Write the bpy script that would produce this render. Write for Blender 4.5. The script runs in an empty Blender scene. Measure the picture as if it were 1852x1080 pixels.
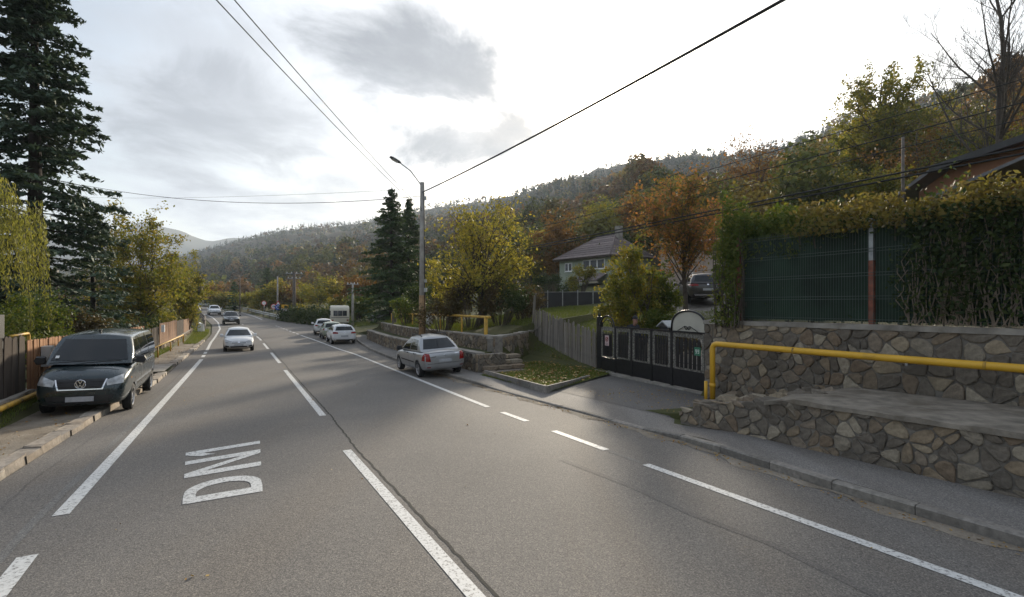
import bpy, bmesh, math, random
import numpy as np
from mathutils import Vector, Matrix
from mathutils.bvhtree import BVHTree
random.seed(7); RNG = np.random.default_rng(7)
SC = bpy.context.scene; COL = SC.collection
R = math.radians; PI = math.pi

# ------------------------------------------------------------------ camera
H = 2.5; F = 926.0; HY = 550.0          # eye height, focal length and horizon in photo pixels (1852 x 1080)
cam = bpy.data.cameras.new('camera'); camo = bpy.data.objects.new('camera', cam); COL.objects.link(camo)
cam.sensor_width = 36.0; cam.lens = 18.0; cam.shift_y = 10.0 / 1852.0
cam.clip_start = 0.05; cam.clip_end = 12000
camo.location = (0, 0, H); camo.rotation_euler = (R(90), 0, 0)
SC.camera = camo

# ------------------------------------------------------------------ world, sun, exposure
SUN_AZ, SUN_EL = R(11.5), R(17.6)
SUN = Vector((math.sin(SUN_AZ) * math.cos(SUN_EL), math.cos(SUN_AZ) * math.cos(SUN_EL), math.sin(SUN_EL)))
world = bpy.data.worlds.new('World'); SC.world = world; world.use_nodes = True
wn = world.node_tree.nodes; wl = world.node_tree.links; wn.clear()
def WN(t, **k):
    n = wn.new(t)
    for a, b in k.items(): setattr(n, a, b)
    return n
def wmath(op, a, b=None, clamp=False):
    n = WN('ShaderNodeMath', operation=op); n.use_clamp = clamp
    for i, v in enumerate((a, b)):
        if v is None: continue
        if isinstance(v, (int, float)): n.inputs[i].default_value = v
        else: wl.new(v, n.inputs[i])
    return n.outputs[0]
def wramp(v, lo, hi):
    n = WN('ShaderNodeMapRange', interpolation_type='SMOOTHSTEP'); wl.new(v, n.inputs[0])
    n.inputs[1].default_value = lo; n.inputs[2].default_value = hi
    return n.outputs[0]
def wmix(f, a, b):
    n = WN('ShaderNodeMix', data_type='RGBA')
    for s, v in ((0, f), (6, a), (7, b)):
        if isinstance(v, (int, float)): n.inputs[s].default_value = v
        elif isinstance(v, tuple): n.inputs[s].default_value = (*v, 1)
        else: wl.new(v, n.inputs[s])
    return n.outputs[2]
sky = WN('ShaderNodeTexSky', sky_type='NISHITA'); sky.sun_disc = False
sky.sun_elevation = SUN_EL; sky.sun_rotation = SUN_AZ; sky.air_density = 1.2; sky.dust_density = 2.0
skyb = WN('ShaderNodeVectorMath', operation='SCALE'); wl.new(sky.outputs[0], skyb.inputs[0]); skyb.inputs[3].default_value = 0.10
tc = WN('ShaderNodeTexCoord'); nrm = WN('ShaderNodeVectorMath', operation='NORMALIZE'); wl.new(tc.outputs['Generated'], nrm.inputs[0])
sep = WN('ShaderNodeSeparateXYZ'); wl.new(nrm.outputs[0], sep.inputs[0])
den = wmath('ADD', wmath('MAXIMUM', sep.outputs[2], 0.0), 0.16)      # flat cloud layer seen in perspective
cmb = WN('ShaderNodeCombineXYZ')
wl.new(wmath('DIVIDE', sep.outputs[0], den), cmb.inputs[0]); wl.new(wmath('DIVIDE', sep.outputs[1], den), cmb.inputs[1])
def wnoise(scale, detail, rough, off, dist=0.0):
    mp = WN('ShaderNodeMapping'); wl.new(cmb.outputs[0], mp.inputs[0]); mp.inputs[1].default_value = off; mp.inputs[3].default_value = (1, 0.8, 1)
    n = WN('ShaderNodeTexNoise'); wl.new(mp.outputs[0], n.inputs[0])
    n.inputs['Scale'].default_value = scale; n.inputs['Detail'].default_value = detail; n.inputs['Roughness'].default_value = rough; n.inputs['Distortion'].default_value = dist
    return n.outputs[0]
n_big = wnoise(0.9, 7, 0.55, (3.1, 0.4, 0), 0.4); n_fine = wnoise(2.2, 9, 0.6, (1.3, 7.7, 0), 0.3)
dt = WN('ShaderNodeVectorMath', operation='DOT_PRODUCT'); wl.new(nrm.outputs[0], dt.inputs[0]); dt.inputs[1].default_value = SUN
sdot = wmath('MAXIMUM', dt.outputs['Value'], 0.0)
glow = wmath('ADD', wmath('MULTIPLY', wmath('POWER', sdot, 8.0), 0.80), wmath('MULTIPLY', wmath('POWER', sdot, 70.0), 1.5))
glow = wmath('ADD', glow, wmath('MULTIPLY', wmath('POWER', sdot, 1500.0), 8.0))
# thin high veil over the blue, then grey cumulus bodies
veil = wramp(wmath('ADD', wmath('MULTIPLY', n_big, 0.6), wmath('MULTIPLY', n_fine, 0.4)), 0.37, 0.60)
base = wmix(wmath('ADD', wmath('MULTIPLY', veil, 0.72), 0.20), skyb.outputs[0], (0.415, 0.45, 0.51))
CLOUDS = [((775, 140), (0.235, 0.095), 1.0), ((850, 245), (0.23, 0.08), 1.0), ((455, 215), (0.27, 0.11), .75), ((620, 330), (0.20, 0.065), .58),
          ((330, 60), (0.26, 0.055), .45), ((575, 378), (0.18, 0.04), .55), ((660, 60), (0.12, 0.03), .35)]
cm = None
for (px, py), (a, b), amt in CLOUDS:
    c = Vector(((px - 926) / F, 1.0, (HY - py) / F)).normalized()
    s = WN('ShaderNodeVectorMath', operation='SUBTRACT'); wl.new(nrm.outputs[0], s.inputs[0]); s.inputs[1].default_value = c
    m = WN('ShaderNodeVectorMath', operation='MULTIPLY'); wl.new(s.outputs[0], m.inputs[0]); m.inputs[1].default_value = (1 / a, .6 / a, 1 / b)
    ln = WN('ShaderNodeVectorMath', operation='LENGTH'); wl.new(m.outputs[0], ln.inputs[0])
    d = wmath('ADD', ln.outputs['Value'], wmath('MULTIPLY', wmath('SUBTRACT', n_fine, 0.5), -3.4))
    d = wmath('ADD', d, wmath('MULTIPLY', wmath('SUBTRACT', n_big, 0.5), -1.0))
    v = wmath('MULTIPLY', wramp(wmath('MULTIPLY', d, -1.0), -1.35, -0.15), amt)
    cm = v if cm is None else wmath('MAXIMUM', cm, v)
gen = wmath('MULTIPLY', wramp(wmath('ADD', wmath('MULTIPLY', n_big, .6), wmath('MULTIPLY', n_fine, .4)), 0.47, 0.70), 0.70)               # the rest of the sky carries similar clouds
cm = wmath('MAXIMUM', cm, gen)
gl = WN('ShaderNodeVectorMath', operation='SCALE'); gl.inputs[0].default_value = (1.0, 0.95, 0.86); wl.new(glow, gl.inputs[3])
ad = WN('ShaderNodeVectorMath', operation='ADD'); wl.new(base, ad.inputs[0]); wl.new(gl.outputs[0], ad.inputs[1])
body = wmix(wramp(n_fine, 0.36, 0.66), (0.33, 0.35, 0.385), (0.15, 0.165, 0.195))     # lumpy cloud bodies
final = wmix(wmath('MULTIPLY', cm, 0.9), ad.outputs[0], body)
bg = WN('ShaderNodeBackground'); wl.new(final, bg.inputs[0]); bg.inputs[1].default_value = 1.0
wo = WN('ShaderNodeOutputWorld'); wl.new(bg.outputs[0], wo.inputs[0])
sl = bpy.data.lights.new('sun', 'SUN'); sl.energy = 4.0; sl.angle = R(4.0); sl.color = (1.0, 0.88, 0.70)
slo = bpy.data.objects.new('sun', sl); COL.objects.link(slo); slo.rotation_euler = SUN.to_track_quat('Z', 'Y').to_euler(); slo.location = (40, 150, 60)
vs = SC.view_settings; vs.view_transform = 'Standard'; vs.look = 'None'; vs.gamma = 1; vs.exposure = 0.78; vs.use_curve_mapping = False
SC.cycles.use_denoising = True; SC.cycles.max_bounces = 6; SC.cycles.diffuse_bounces = 3; SC.cycles.glossy_bounces = 3
SC.cycles.transparent_max_bounces = 8; SC.cycles.volume_bounces = 0; SC.cycles.caustics_reflective = False; SC.cycles.caustics_refractive = False

# ------------------------------------------------------------------ measured ground: pixels to places
PYS = [-60, 0, 10, 20, 34, 46, 67, 89, 110, 140, 300]; PZS = [1.0, 0, -.15, -.32, -.52, -.5, -.1, .62, 1.3, 2.0, 2.5]
def prof(y): return float(np.interp(y, PYS, PZS))                      # the road dips, then climbs to the bridge
_DS = np.linspace(2, 300, 6000)
def G(px, py, dz=0.0):
    v = (H - (np.interp(_DS, PYS, PZS) + dz)) * F / _DS - (py - HY)
    d = _DS[int(np.argmax(v < 0))]; return Vector(((px - 926) / F * d, d, prof(d) + dz))
CT, ST = .8695, .494                                                   # road direction
def W(t, n, z=0.0): return Vector((-ST * t + CT * n, CT * t + ST * n, z))
def TN(p): return (-ST * p[0] + CT * p[1], CT * p[0] + ST * p[1])
def at(px, py, Y): return Vector(((px - 926) / F * Y, Y, H + (HY - py) / F * Y))
def pz(t, n): return prof(CT * t + ST * n)
# ------------------------------------------------------------------ helpers
class MB:
    def __init__(s): s.v = []; s.f = []
    def add(s, vs, fs):
        o = len(s.v); s.v += [tuple(p) for p in vs]; s.f += [tuple(i + o for i in f) for f in fs]; return s
    def box(s, c, d, rz=0.0, tilt=None):
        x, y, z = (q / 2 for q in d); M = Matrix.Rotation(rz, 3, 'Z')
        if tilt is not None: M = M @ tilt
        c = Vector(c)
        p = [c + M @ Vector((a * x, b * y, e * z)) for e in (-1, 1) for a, b in ((-1, -1), (1, -1), (1, 1), (-1, 1))]
        return s.add(p, [(3, 2, 1, 0), (4, 5, 6, 7), (0, 1, 5, 4), (1, 2, 6, 5), (2, 3, 7, 6), (3, 0, 4, 7)])
    def beam(s, a, b, w, h=None):
        a, b = Vector(a), Vector(b); h = h or w; d = (b - a).normalized()
        u = d.cross(Vector((0, 0, 1)))
        u = Vector((1, 0, 0)) if u.length < 1e-4 else u.normalized()
        v = u.cross(d)
        p = [q + u * (i * w / 2) + v * (j * h / 2) for q in (a, b) for i, j in ((-1, -1), (1, -1), (1, 1), (-1, 1))]
        return s.add(p, [(0, 1, 2, 3), (7, 6, 5, 4), (0, 4, 5, 1), (1, 5, 6, 2), (2, 6, 7, 3), (3, 7, 4, 0)])
    def tube(s, path, rad, n=8, cap=True):
        path = [Vector(p) for p in path]; m = len(path)
        if not hasattr(rad, '__len__'): rad = [rad] * m
        vs = []; pu = None
        for i, p in enumerate(path):
            d = (path[min(i + 1, m - 1)] - path[max(i - 1, 0)]).normalized()
            if pu is None:
                u = d.cross(Vector((0, 0, 1)))
                if u.length < 1e-3: u = d.cross(Vector((1, 0, 0)))
            else: u = pu - d * pu.dot(d)
            u.normalize(); pu = u; w = d.cross(u)
            vs += [p + (u * math.cos(2 * PI * k / n) + w * math.sin(2 * PI * k / n)) * rad[i] for k in range(n)]
        fs = [(i * n + k, i * n + (k + 1) % n, (i + 1) * n + (k + 1) % n, (i + 1) * n + k) for i in range(m - 1) for k in range(n)]
        if cap: fs += [tuple(range(n))[::-1], tuple((m - 1) * n + k for k in range(n))]
        return s.add(vs, fs)
    def loft(s, rings, cap=True):
        n = len(rings[0]); vs = [p for r in rings for p in r]
        fs = [(i * n + k, i * n + (k + 1) % n, (i + 1) * n + (k + 1) % n, (i + 1) * n + k) for i in range(len(rings) - 1) for k in range(n)]
        if cap: fs += [tuple(range(n))[::-1], tuple((len(rings) - 1) * n + k for k in range(n))]
        return s.add(vs, fs)
    def lathe(s, prof_, n=24, M=None):
        M = M or Matrix.Identity(4); vs = []
        for r, z in prof_: vs += [M @ Vector((r * math.cos(2 * PI * k / n), r * math.sin(2 * PI * k / n), z)) for k in range(n)]
        fs = [(i * n + k, i * n + (k + 1) % n, (i + 1) * n + (k + 1) % n, (i + 1) * n + k) for i in range(len(prof_) - 1) for k in range(n)]
        return s.add(vs, fs)
    def prism(s, poly, a, b, M=None):
        M = M or Matrix.Identity(4); n = len(poly)      # poly in local x,z extruded along y from a to b
        vs = [M @ Vector((x, a, z)) for x, z in poly] + [M @ Vector((x, b, z)) for x, z in poly]
        return s.add(vs, [tuple(range(n)), tuple(range(2 * n - 1, n - 1, -1))] + [(i, n + i, n + (i + 1) % n, (i + 1) % n) for i in range(n)])
    def grid(s, P):
        a, b = len(P), len(P[0])
        return s.add([q for r in P for q in r], [(i * b + j, i * b + j + 1, (i + 1) * b + j + 1, (i + 1) * b + j) for i in range(a - 1) for j in range(b - 1)])
    def mesh(s, name, mat, smooth=False, fix=True):
        me = bpy.data.meshes.new(name); me.from_pydata(s.v, [], s.f)
        if fix:
            bm = bmesh.new(); bm.from_mesh(me); bmesh.ops.recalc_face_normals(bm, faces=bm.faces); bm.to_mesh(me); bm.free()
        if mat: me.materials.append(mat)
        if smooth: me.polygons.foreach_set('use_smooth', [True] * len(me.polygons))
        me.update(); return me
MATW = {}
def link(o, parent=None):
    COL.objects.link(o)
    if parent is not None: o.parent = parent
    return o
def mobj(name, me, parent=None, loc=(0, 0, 0), rz=0.0):
    o = bpy.data.objects.new(name, me); o.location = loc; o.rotation_euler = (0, 0, rz); return link(o, parent)
def wmat(o):                                                           # world matrix from the plain location/rotation chain
    m = Matrix.Translation(o.location) @ o.rotation_euler.to_matrix().to_4x4() @ Matrix.Diagonal((*o.scale, 1))
    return wmat(o.parent) @ m if o.parent else m
def obj(name, mb, mat, parent=None, smooth=False, world=False, fix=True):
    if world and parent is not None:
        I = wmat(parent).inverted(); mb.v = [tuple(I @ Vector(p)) for p in mb.v]
    return mobj(name, mb.mesh(name, mat, smooth, fix), parent)
def tag(o, label=None, cat=None, group=None, kind=None):
    if label: o['label'] = label
    if cat: o['category'] = cat
    if group: o['group'] = group
    if kind: o['kind'] = kind
    return o
def thing(name, label, cat, loc=(0, 0, 0), rz=0.0, group=None):
    o = bpy.data.objects.new(name, None); o.empty_display_size = .2; o.location = loc; o.rotation_euler = (0, 0, rz); COL.objects.link(o)
    return tag(o, label, cat, group)
def copy_tree(o, parent=None):
    c = o.copy(); COL.objects.link(c); c.parent = parent
    for ch in list(o.children): copy_tree(ch, c)
    return c
def smooth_by_angle(me, ang=35):
    bm = bmesh.new(); bm.from_mesh(me)
    for f in bm.faces: f.smooth = True
    for e in bm.edges:
        if len(e.link_faces) == 2 and e.calc_face_angle(0) > R(ang): e.smooth = False
    bm.to_mesh(me); bm.free()
def frame_ab(a, b): return math.atan2(b[1] - a[1], b[0] - a[0])

# ------------------------------------------------------------------ materials
def newmat(name):
    m = bpy.data.materials.new(name); m.use_nodes = True; nt = m.node_tree
    return m, nt, nt.nodes['Principled BSDF']
def nd(nt, t, **k):
    n = nt.nodes.new(t)
    for a, b in k.items(): setattr(n, a, b)
    return n
def texco(nt, kind='pos', scale=(1, 1, 1)):
    if kind == 'pos': src = nd(nt, 'ShaderNodeNewGeometry').outputs['Position']
    else: src = nd(nt, 'ShaderNodeTexCoord').outputs['Object']
    mp = nd(nt, 'ShaderNodeMapping'); nt.links.new(src, mp.inputs[0]); mp.inputs[3].default_value = scale
    return mp.outputs[0]
def noise(nt, co, scale, detail=4, rough=.55, dist=0.0):
    n = nd(nt, 'ShaderNodeTexNoise'); nt.links.new(co, n.inputs[0]); n.inputs['Scale'].default_value = scale
    n.inputs['Detail'].default_value = detail; n.inputs['Roughness'].default_value = rough; n.inputs['Distortion'].default_value = dist
    return n.outputs[0]
def ramp(nt, v, stops, interp='LINEAR'):
    n = nd(nt, 'ShaderNodeValToRGB'); nt.links.new(v, n.inputs[0]); cr = n.color_ramp; cr.interpolation = interp
    while len(cr.elements) < len(stops): cr.elements.new(0.5)
    for e, (p, c) in zip(cr.elements, stops): e.position = p; e.color = (*c, 1) if len(c) == 3 else c
    return n.outputs[0]
def mixc(nt, f, a, b, mode='MIX'):
    n = nd(nt, 'ShaderNodeMix', data_type='RGBA', blend_type=mode)
    for s, v in ((0, f), (6, a), (7, b)):
        if isinstance(v, (int, float)): n.inputs[s].default_value = v
        elif isinstance(v, tuple): n.inputs[s].default_value = (*v, 1)
        else: nt.links.new(v, n.inputs[s])
    return n.outputs[2]
def mth(nt, op, a, b=None):
    n = nd(nt, 'ShaderNodeMath', operation=op)
    for i, v in enumerate((a, b)):
        if v is None: continue
        if isinstance(v, (int, float)): n.inputs[i].default_value = v
        else: nt.links.new(v, n.inputs[i])
    return n.outputs[0]
def bump(nt, bs, h, strength=.4, dist=.02):
    b = nd(nt, 'ShaderNodeBump'); nt.links.new(h, b.inputs['Height']); b.inputs['Strength'].default_value = strength; b.inputs['Distance'].default_value = dist
    nt.links.new(b.outputs[0], bs.inputs['Normal'])
def pick(nt):                                                          # a random number for each object and each loose piece
    a = nd(nt, 'ShaderNodeObjectInfo').outputs['Random']; b = nd(nt, 'ShaderNodeNewGeometry').outputs['Random Per Island']
    return mth(nt, 'FRACT', mth(nt, 'ADD', a, b))
def M_plain(name, c, rough=.6, metal=0.0, var=.25, scale=3.0, bmp=.15, co='obj', dirt=None, spec=.5, dirt_at=(.52, .72)):
    m, nt, bs = newmat(name); v = texco(nt, co)
    n1 = noise(nt, v, scale, 6); lo = tuple(q * (1 - var) for q in c); hi = tuple(min(1, q * (1 + var)) for q in c)
    col = ramp(nt, n1, [(.3, lo), (.7, hi)])
    if dirt: col = mixc(nt, ramp(nt, noise(nt, v, scale * .45, 7, .65), [(dirt_at[0], (0, 0, 0)), (dirt_at[1], (1, 1, 1))]), col, dirt)
    nt.links.new(col, bs.inputs['Base Color']); bs.inputs['Roughness'].default_value = rough; bs.inputs['Metallic'].default_value = metal
    bs.inputs['Specular IOR Level'].default_value = spec
    if bmp: bump(nt, bs, noise(nt, v, scale * 9, 5), bmp, .01)
    return m
def M_pieces(name, cols, rough=.85, grain=18.0, bmp=.5, streak=None, co='obj', dirt=None):
    m, nt, bs = newmat(name); n = len(cols)
    base = ramp(nt, pick(nt), [(i / n, c) for i, c in enumerate(cols)], 'CONSTANT')
    v = texco(nt, co, streak or (1, 1, 1)); nn = noise(nt, v, grain, 7, .65)
    col = mixc(nt, 1.0, base, ramp(nt, nn, [(.25, (.55, .55, .55)), (.75, (1.3, 1.3, 1.3))]), 'MULTIPLY')
    if dirt: col = mixc(nt, ramp(nt, noise(nt, texco(nt, 'pos'), 1.3, 6, .6), [(.5, (0, 0, 0)), (.75, (.8, .8, .8))]), col, dirt)
    nt.links.new(col, bs.inputs['Base Color']); bs.inputs['Roughness'].default_value = rough; bs.inputs['Specular IOR Level'].default_value = .3
    bump(nt, bs, nn, bmp, .012); return m
def M_leaf(name, cols, trans=.4, attr=None, rough=.6):
    m, nt, bs = newmat(name); n = len(cols)
    if attr:
        a = nd(nt, 'ShaderNodeAttribute'); a.attribute_name = attr
        r = nd(nt, 'ShaderNodeNewGeometry').outputs['Random Per Island']
        base = mixc(nt, 1.0, a.outputs['Color'], ramp(nt, r, [(0, (.55, .55, .55)), (1, (1.4, 1.4, 1.4))]), 'MULTIPLY')
    else:
        g = nd(nt, 'ShaderNodeNewGeometry'); clump = noise(nt, texco(nt, 'pos'), .8, 3)
        r = mth(nt, 'ADD', mth(nt, 'MULTIPLY', g.outputs['Random Per Island'], .62), mth(nt, 'MULTIPLY', mth(nt, 'SUBTRACT', clump, .3), .95))
        base = ramp(nt, r, [(i / max(1, n - 1), c) for i, c in enumerate(cols)])
    nt.links.new(base, bs.inputs['Base Color']); bs.inputs['Roughness'].default_value = rough; bs.inputs['Specular IOR Level'].default_value = .25
    if trans:
        tr = nd(nt, 'ShaderNodeBsdfTranslucent'); nt.links.new(mixc(nt, 1.0, base, (1.25, 1.2, .7), 'MULTIPLY'), tr.inputs[0])
        mx = nd(nt, 'ShaderNodeMixShader'); mx.inputs[0].default_value = trans
        nt.links.new(bs.outputs[0], mx.inputs[1]); nt.links.new(tr.outputs[0], mx.inputs[2])
        nt.links.new(mx.outputs[0], nt.nodes['Material Output'].inputs[0])
    return m
def M_paint(name, c, rough=.28, metal=0.0, coat=.6, dirt=.12):
    m, nt, bs = newmat(name); v = texco(nt, 'obj')
    d = ramp(nt, noise(nt, v, 2.2, 7, .65), [(.42, (0, 0, 0)), (.8, (dirt * 3, dirt * 3, dirt * 3))])
    nt.links.new(mixc(nt, d, c, (.17, .15, .13)), bs.inputs['Base Color'])
    bs.inputs['Metallic'].default_value = metal; bs.inputs['Coat Weight'].default_value = coat; bs.inputs['Coat Roughness'].default_value = .06
    nt.links.new(ramp(nt, noise(nt, v, 3.0, 6), [(.3, (rough,) * 3), (.8, (rough + .22,) * 3)]), bs.inputs['Roughness']); return m
def M_glass(name, c=(.012, .015, .017), rough=.04):
    m, nt, bs = newmat(name); bs.inputs['Base Color'].default_value = (*c, 1); bs.inputs['Roughness'].default_value = rough
    bs.inputs['Specular IOR Level'].default_value = .45; return m

def asphalt(name, c, patch, speck=1.0, tint=(.115, .098, .082)):
    m, nt, bs = newmat(name); v = texco(nt, 'pos')
    big = noise(nt, v, .23, 6, .6); agg = noise(nt, v, 55, 3, .7); vor = nd(nt, 'ShaderNodeTexVoronoi'); nt.links.new(v, vor.inputs[0]); vor.inputs['Scale'].default_value = 85
    col = mixc(nt, ramp(nt, big, [(.35, (0, 0, 0)), (.68, (1, 1, 1))]), c, patch)
    mp = nd(nt, 'ShaderNodeMapping'); nt.links.new(v, mp.inputs[0]); mp.inputs[2].default_value = (0, 0, R(-29.6)); mp.inputs[3].default_value = (1, .05, 1)
    col = mixc(nt, ramp(nt, noise(nt, mp.outputs[0], 1.1, 4), [(.45, (0, 0, 0)), (.75, (.55, .55, .55))]), col, tint)  # wheel-worn lengthwise bands
    col = mixc(nt, 1.0, col, ramp(nt, vor.outputs['Color'], [(.1, (.62, .62, .62)), (.6, (1, 1, 1)), (.95, (1.55 * speck, 1.5 * speck, 1.42 * speck))]), 'MULTIPLY')
    col = mixc(nt, .8, col, ramp(nt, agg, [(.3, (.6, .6, .6)), (.7, (1.35, 1.35, 1.35))]), 'MULTIPLY')
    nt.links.new(col, bs.inputs['Base Color']); bs.inputs['Roughness'].default_value = .82; bs.inputs['Specular IOR Level'].default_value = .32
    bump(nt, bs, mth(nt, 'ADD', vor.outputs['Distance'], agg), .35, .006); return m
def groundmat(name, cols, scale=1.2, fine=30, bmp=.6):
    m, nt, bs = newmat(name); v = texco(nt, 'pos'); n = len(cols)
    a = mth(nt, 'ADD', mth(nt, 'MULTIPLY', noise(nt, v, scale, 7, .6), .75), mth(nt, 'MULTIPLY', noise(nt, v, fine, 4, .6), .25))
    nt.links.new(ramp(nt, a, [(.32 + .36 * i / (n - 1), c) for i, c in enumerate(cols)]), bs.inputs['Base Color']); bs.inputs['Roughness'].default_value = .95
    bs.inputs['Specular IOR Level'].default_value = .2; bump(nt, bs, noise(nt, v, fine, 5, .65), bmp, .03); return m
m_road = asphalt('road asphalt', (.185, .172, .157), (.142, .133, .123), tint=(.165, .142, .118))
m_walk = asphalt('walk asphalt', (.235, .222, .208), (.185, .174, .163), .9)
m_dark = asphalt('patch asphalt', (.165, .155, .145), (.125, .118, .11), .8)
def linepaint():
    m, nt, bs = newmat('road paint'); v = texco(nt, 'pos')
    w = ramp(nt, noise(nt, v, 26, 6, .7), [(.38, (.20, .19, .18)), (.47, (.60, .595, .57)), (.8, (.76, .755, .73))])
    nt.links.new(w, bs.inputs['Base Color']); bs.inputs['Roughness'].default_value = .7; bump(nt, bs, noise(nt, v, 70, 3), .2, .004); return m
m_line = linepaint(); m_ghost = asphalt('worn line', (.20, .195, .185), (.14, .135, .128), 1.0)
m_dirt = groundmat('dirt verge', [(.15, .12, .09), (.25, .215, .17), (.34, .30, .245)], 1.6)
m_grass0 = groundmat('turf soil', [(.05, .05, .022), (.07, .085, .028), (.11, .12, .04)], 1.0)
m_ground = groundmat('open ground', [(.045, .05, .022), (.075, .08, .03), (.11, .095, .045)], .25, 9)
m_gravel = groundmat('driveway gravel', [(.13, .115, .10), (.22, .20, .175), (.30, .28, .25)], 2.5, 22)
m_forestfloor = groundmat('forest floor', [(.035, .034, .018), (.06, .05, .024), (.09, .065, .03)], .05, 1.0)
m_stone = M_pieces('rubble stone', [(0.235, 0.184, 0.130), (0.168, 0.142, 0.112), (0.291, 0.226, 0.153), (0.190, 0.163, 0.130), (0.336, 0.273, 0.191), (0.146, 0.126, 0.102), (0.258, 0.210, 0.158), (0.224, 0.168, 0.116), (0.269, 0.231, 0.177), (0.246, 0.194, 0.140), (0.179, 0.152, 0.121), (0.381, 0.326, 0.246)], .92, 14, 1.0, dirt=(.13, .11, .085))
m_mortar = M_plain('mortar', (.20, .18, .155), .95, var=.4, scale=4, bmp=.8, dirt=(.09, .08, .065))
m_conc = M_plain('old concrete', (.30, .275, .24), .92, var=.3, scale=2.2, bmp=.6, co='pos', dirt=(.15, .13, .105))
m_kerb = M_pieces('kerb concrete', [(.25, .23, .205), (.29, .265, .235), (.21, .195, .175), (.27, .25, .22)], .9, 14, .5, co='pos', dirt=(.12, .105, .085))
m_kstone = M_pieces('kerb stone', [(.42, .37, .31), (.36, .31, .255), (.47, .42, .35), (.33, .29, .245)], .9, 10, .7, dirt=(.2, .16, .12))
m_yellow = M_plain('yellow pipe paint', (.74, .42, .035), .42, var=.1, scale=2.5, bmp=.08, dirt=(.36, .19, .04), dirt_at=(.62, .85))
m_yellow2 = M_plain('weathered yellow paint', (.58, .34, .04), .55, var=.2, scale=5, bmp=.2, dirt=(.15, .085, .035), dirt_at=(.5, .66))
m_plank = M_pieces('brown fence board', [(.33, .17, .085), (.29, .145, .07), (.37, .20, .105), (.26, .13, .066)], .8, 5, .5, (9, 9, .8))
m_plank2 = M_pieces('faded fence board', [(.27, .155, .09), (.24, .135, .08), (.21, .13, .085)], .8, 5, .5, (9, 9, .8))
m_old = M_pieces('weathered dark board', [(.066, .052, .041), (.046, .037, .031), (.085, .068, .053), (.055, .042, .033)], .92, 5, .7, (9, 9, .7))
m_grey = M_pieces('silver grey board', [(.29, .26, .225), (.22, .195, .17), (.36, .325, .285), (.19, .165, .145), (.27, .24, .21)], .92, 5, .8, (10, 10, .6))
m_black = M_plain('black gate paint', (.012, .012, .014), .38, var=.4, scale=5, bmp=.12)
m_blackf = M_plain('black fence film', (.016, .017, .019), .6, var=.4, scale=2, bmp=.2)
m_galv = M_plain('galvanised steel', (.33, .34, .34), .45, .7, var=.25, scale=6, bmp=.1)
m_rust = M_plain('rust red post', (.23, .075, .045), .7, var=.35, scale=7, bmp=.3, dirt=(.14, .10, .08))
m_post = M_plain('pole concrete', (.34, .32, .29), .9, var=.25, scale=2.5, bmp=.4, dirt=(.2, .18, .155))
m_postb = M_plain('stained pole base', (.36, .23, .12), .9, var=.3, scale=4, bmp=.4, dirt=(.2, .16, .12))
m_wood = M_plain('old pole timber', (.12, .10, .085), .9, var=.35, scale=6, bmp=.5)
m_cable = M_plain('cable rubber', (.012, .012, .013), .6, var=.1, bmp=0)
m_box = M_plain('grey cabinet', (.42, .43, .42), .55, var=.12, scale=3, bmp=.08, dirt=(.25, .23, .2))
m_white = M_plain('white enamel', (.78, .78, .76), .45, var=.06, scale=3, bmp=.05, dirt=(.5, .48, .44), dirt_at=(.6, .9))
m_bark = M_plain('bark', (.085, .068, .054), .95, var=.4, scale=5, bmp=.9, dirt=(.05, .055, .03))
m_barkd = M_plain('dark bark', (.045, .036, .030), .95, var=.4, scale=5, bmp=.9)
m_screen = M_plain('green shade cloth', (.018, .038, .023), .9, var=.45, scale=1.2, bmp=.4, co='pos')
m_wire = M_plain('green fence wire', (.075, .095, .085), .5, .2, var=.2, bmp=0)
m_glass = M_glass('car glass'); m_pane = M_glass('window glass', (.03, .035, .04), .06)
m_tyre = M_plain('tyre rubber', (.018, .018, .018), .85, var=.3, scale=9, bmp=.2)
m_rim = M_plain('alloy rim', (.42, .42, .43), .32, .85, var=.15, scale=7, bmp=0)
m_blackp = M_plain('black plastic', (.018, .018, .019), .55, var=.3, scale=6, bmp=.1)
m_chrome = M_plain('chrome', (.72, .73, .75), .12, 1.0, var=.04, bmp=0)
m_lens = M_plain('clear lamp lens', (.40, .41, .41), .10, .35, var=.35, scale=9, bmp=.1)
m_red = M_plain('red lamp lens', (.24, .010, .008), .14, 0, var=.3, scale=9, bmp=.1)
m_amber = M_plain('amber lens', (.6, .24, .03), .15, 0, var=.2, bmp=0)
m_plate = M_plain('blank number plate', (.40, .41, .43), .45, var=.12, scale=8, bmp=0)
# ------------------------------------------------------------------ the lie of the land
TL = [-60, 10, 15, 22, 30, 58, 75, 93, 102, 110, 151, 200, 260]; NL = [-2.9, -2.85, -2.5, -1.95, -1.75, -.8, -1.0, -2.2, -3.2, -4.4, -12.0, -28, -60]
TR = [-60, 2, 4, 7, 17, 26, 34, 42, 50, 56, 62, 70, 77, 83, 93, 110, 151, 200, 260]; NR = [7.33, 7.33, 7.4, 7.72, 7.6, 7.8, 8.5, 9.5, 11.2, 12.2, 12.4, 11.2, 9.6, 6.6, 5.5, 4.0, -3.6, -19, -50]
def nL(t): return float(np.interp(t, TL, NL))
def nR(t): return float(np.interp(t, TR, NR))
WB_T = [-60, 2, 7.5, 18, 31, 42.5, 48]; WB_N = [8.9, 8.88, 8.75, 8.78, 9.4, 10.4, 11.6]        # back of the pavement = foot of the lower wall
def nW(t): return float(np.interp(t, WB_T, WB_N))
def nU(t): return float(np.interp(t, [-60, -6, 9.45], [10.92, 10.92, 11.35]))      # face of the tall wall
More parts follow.
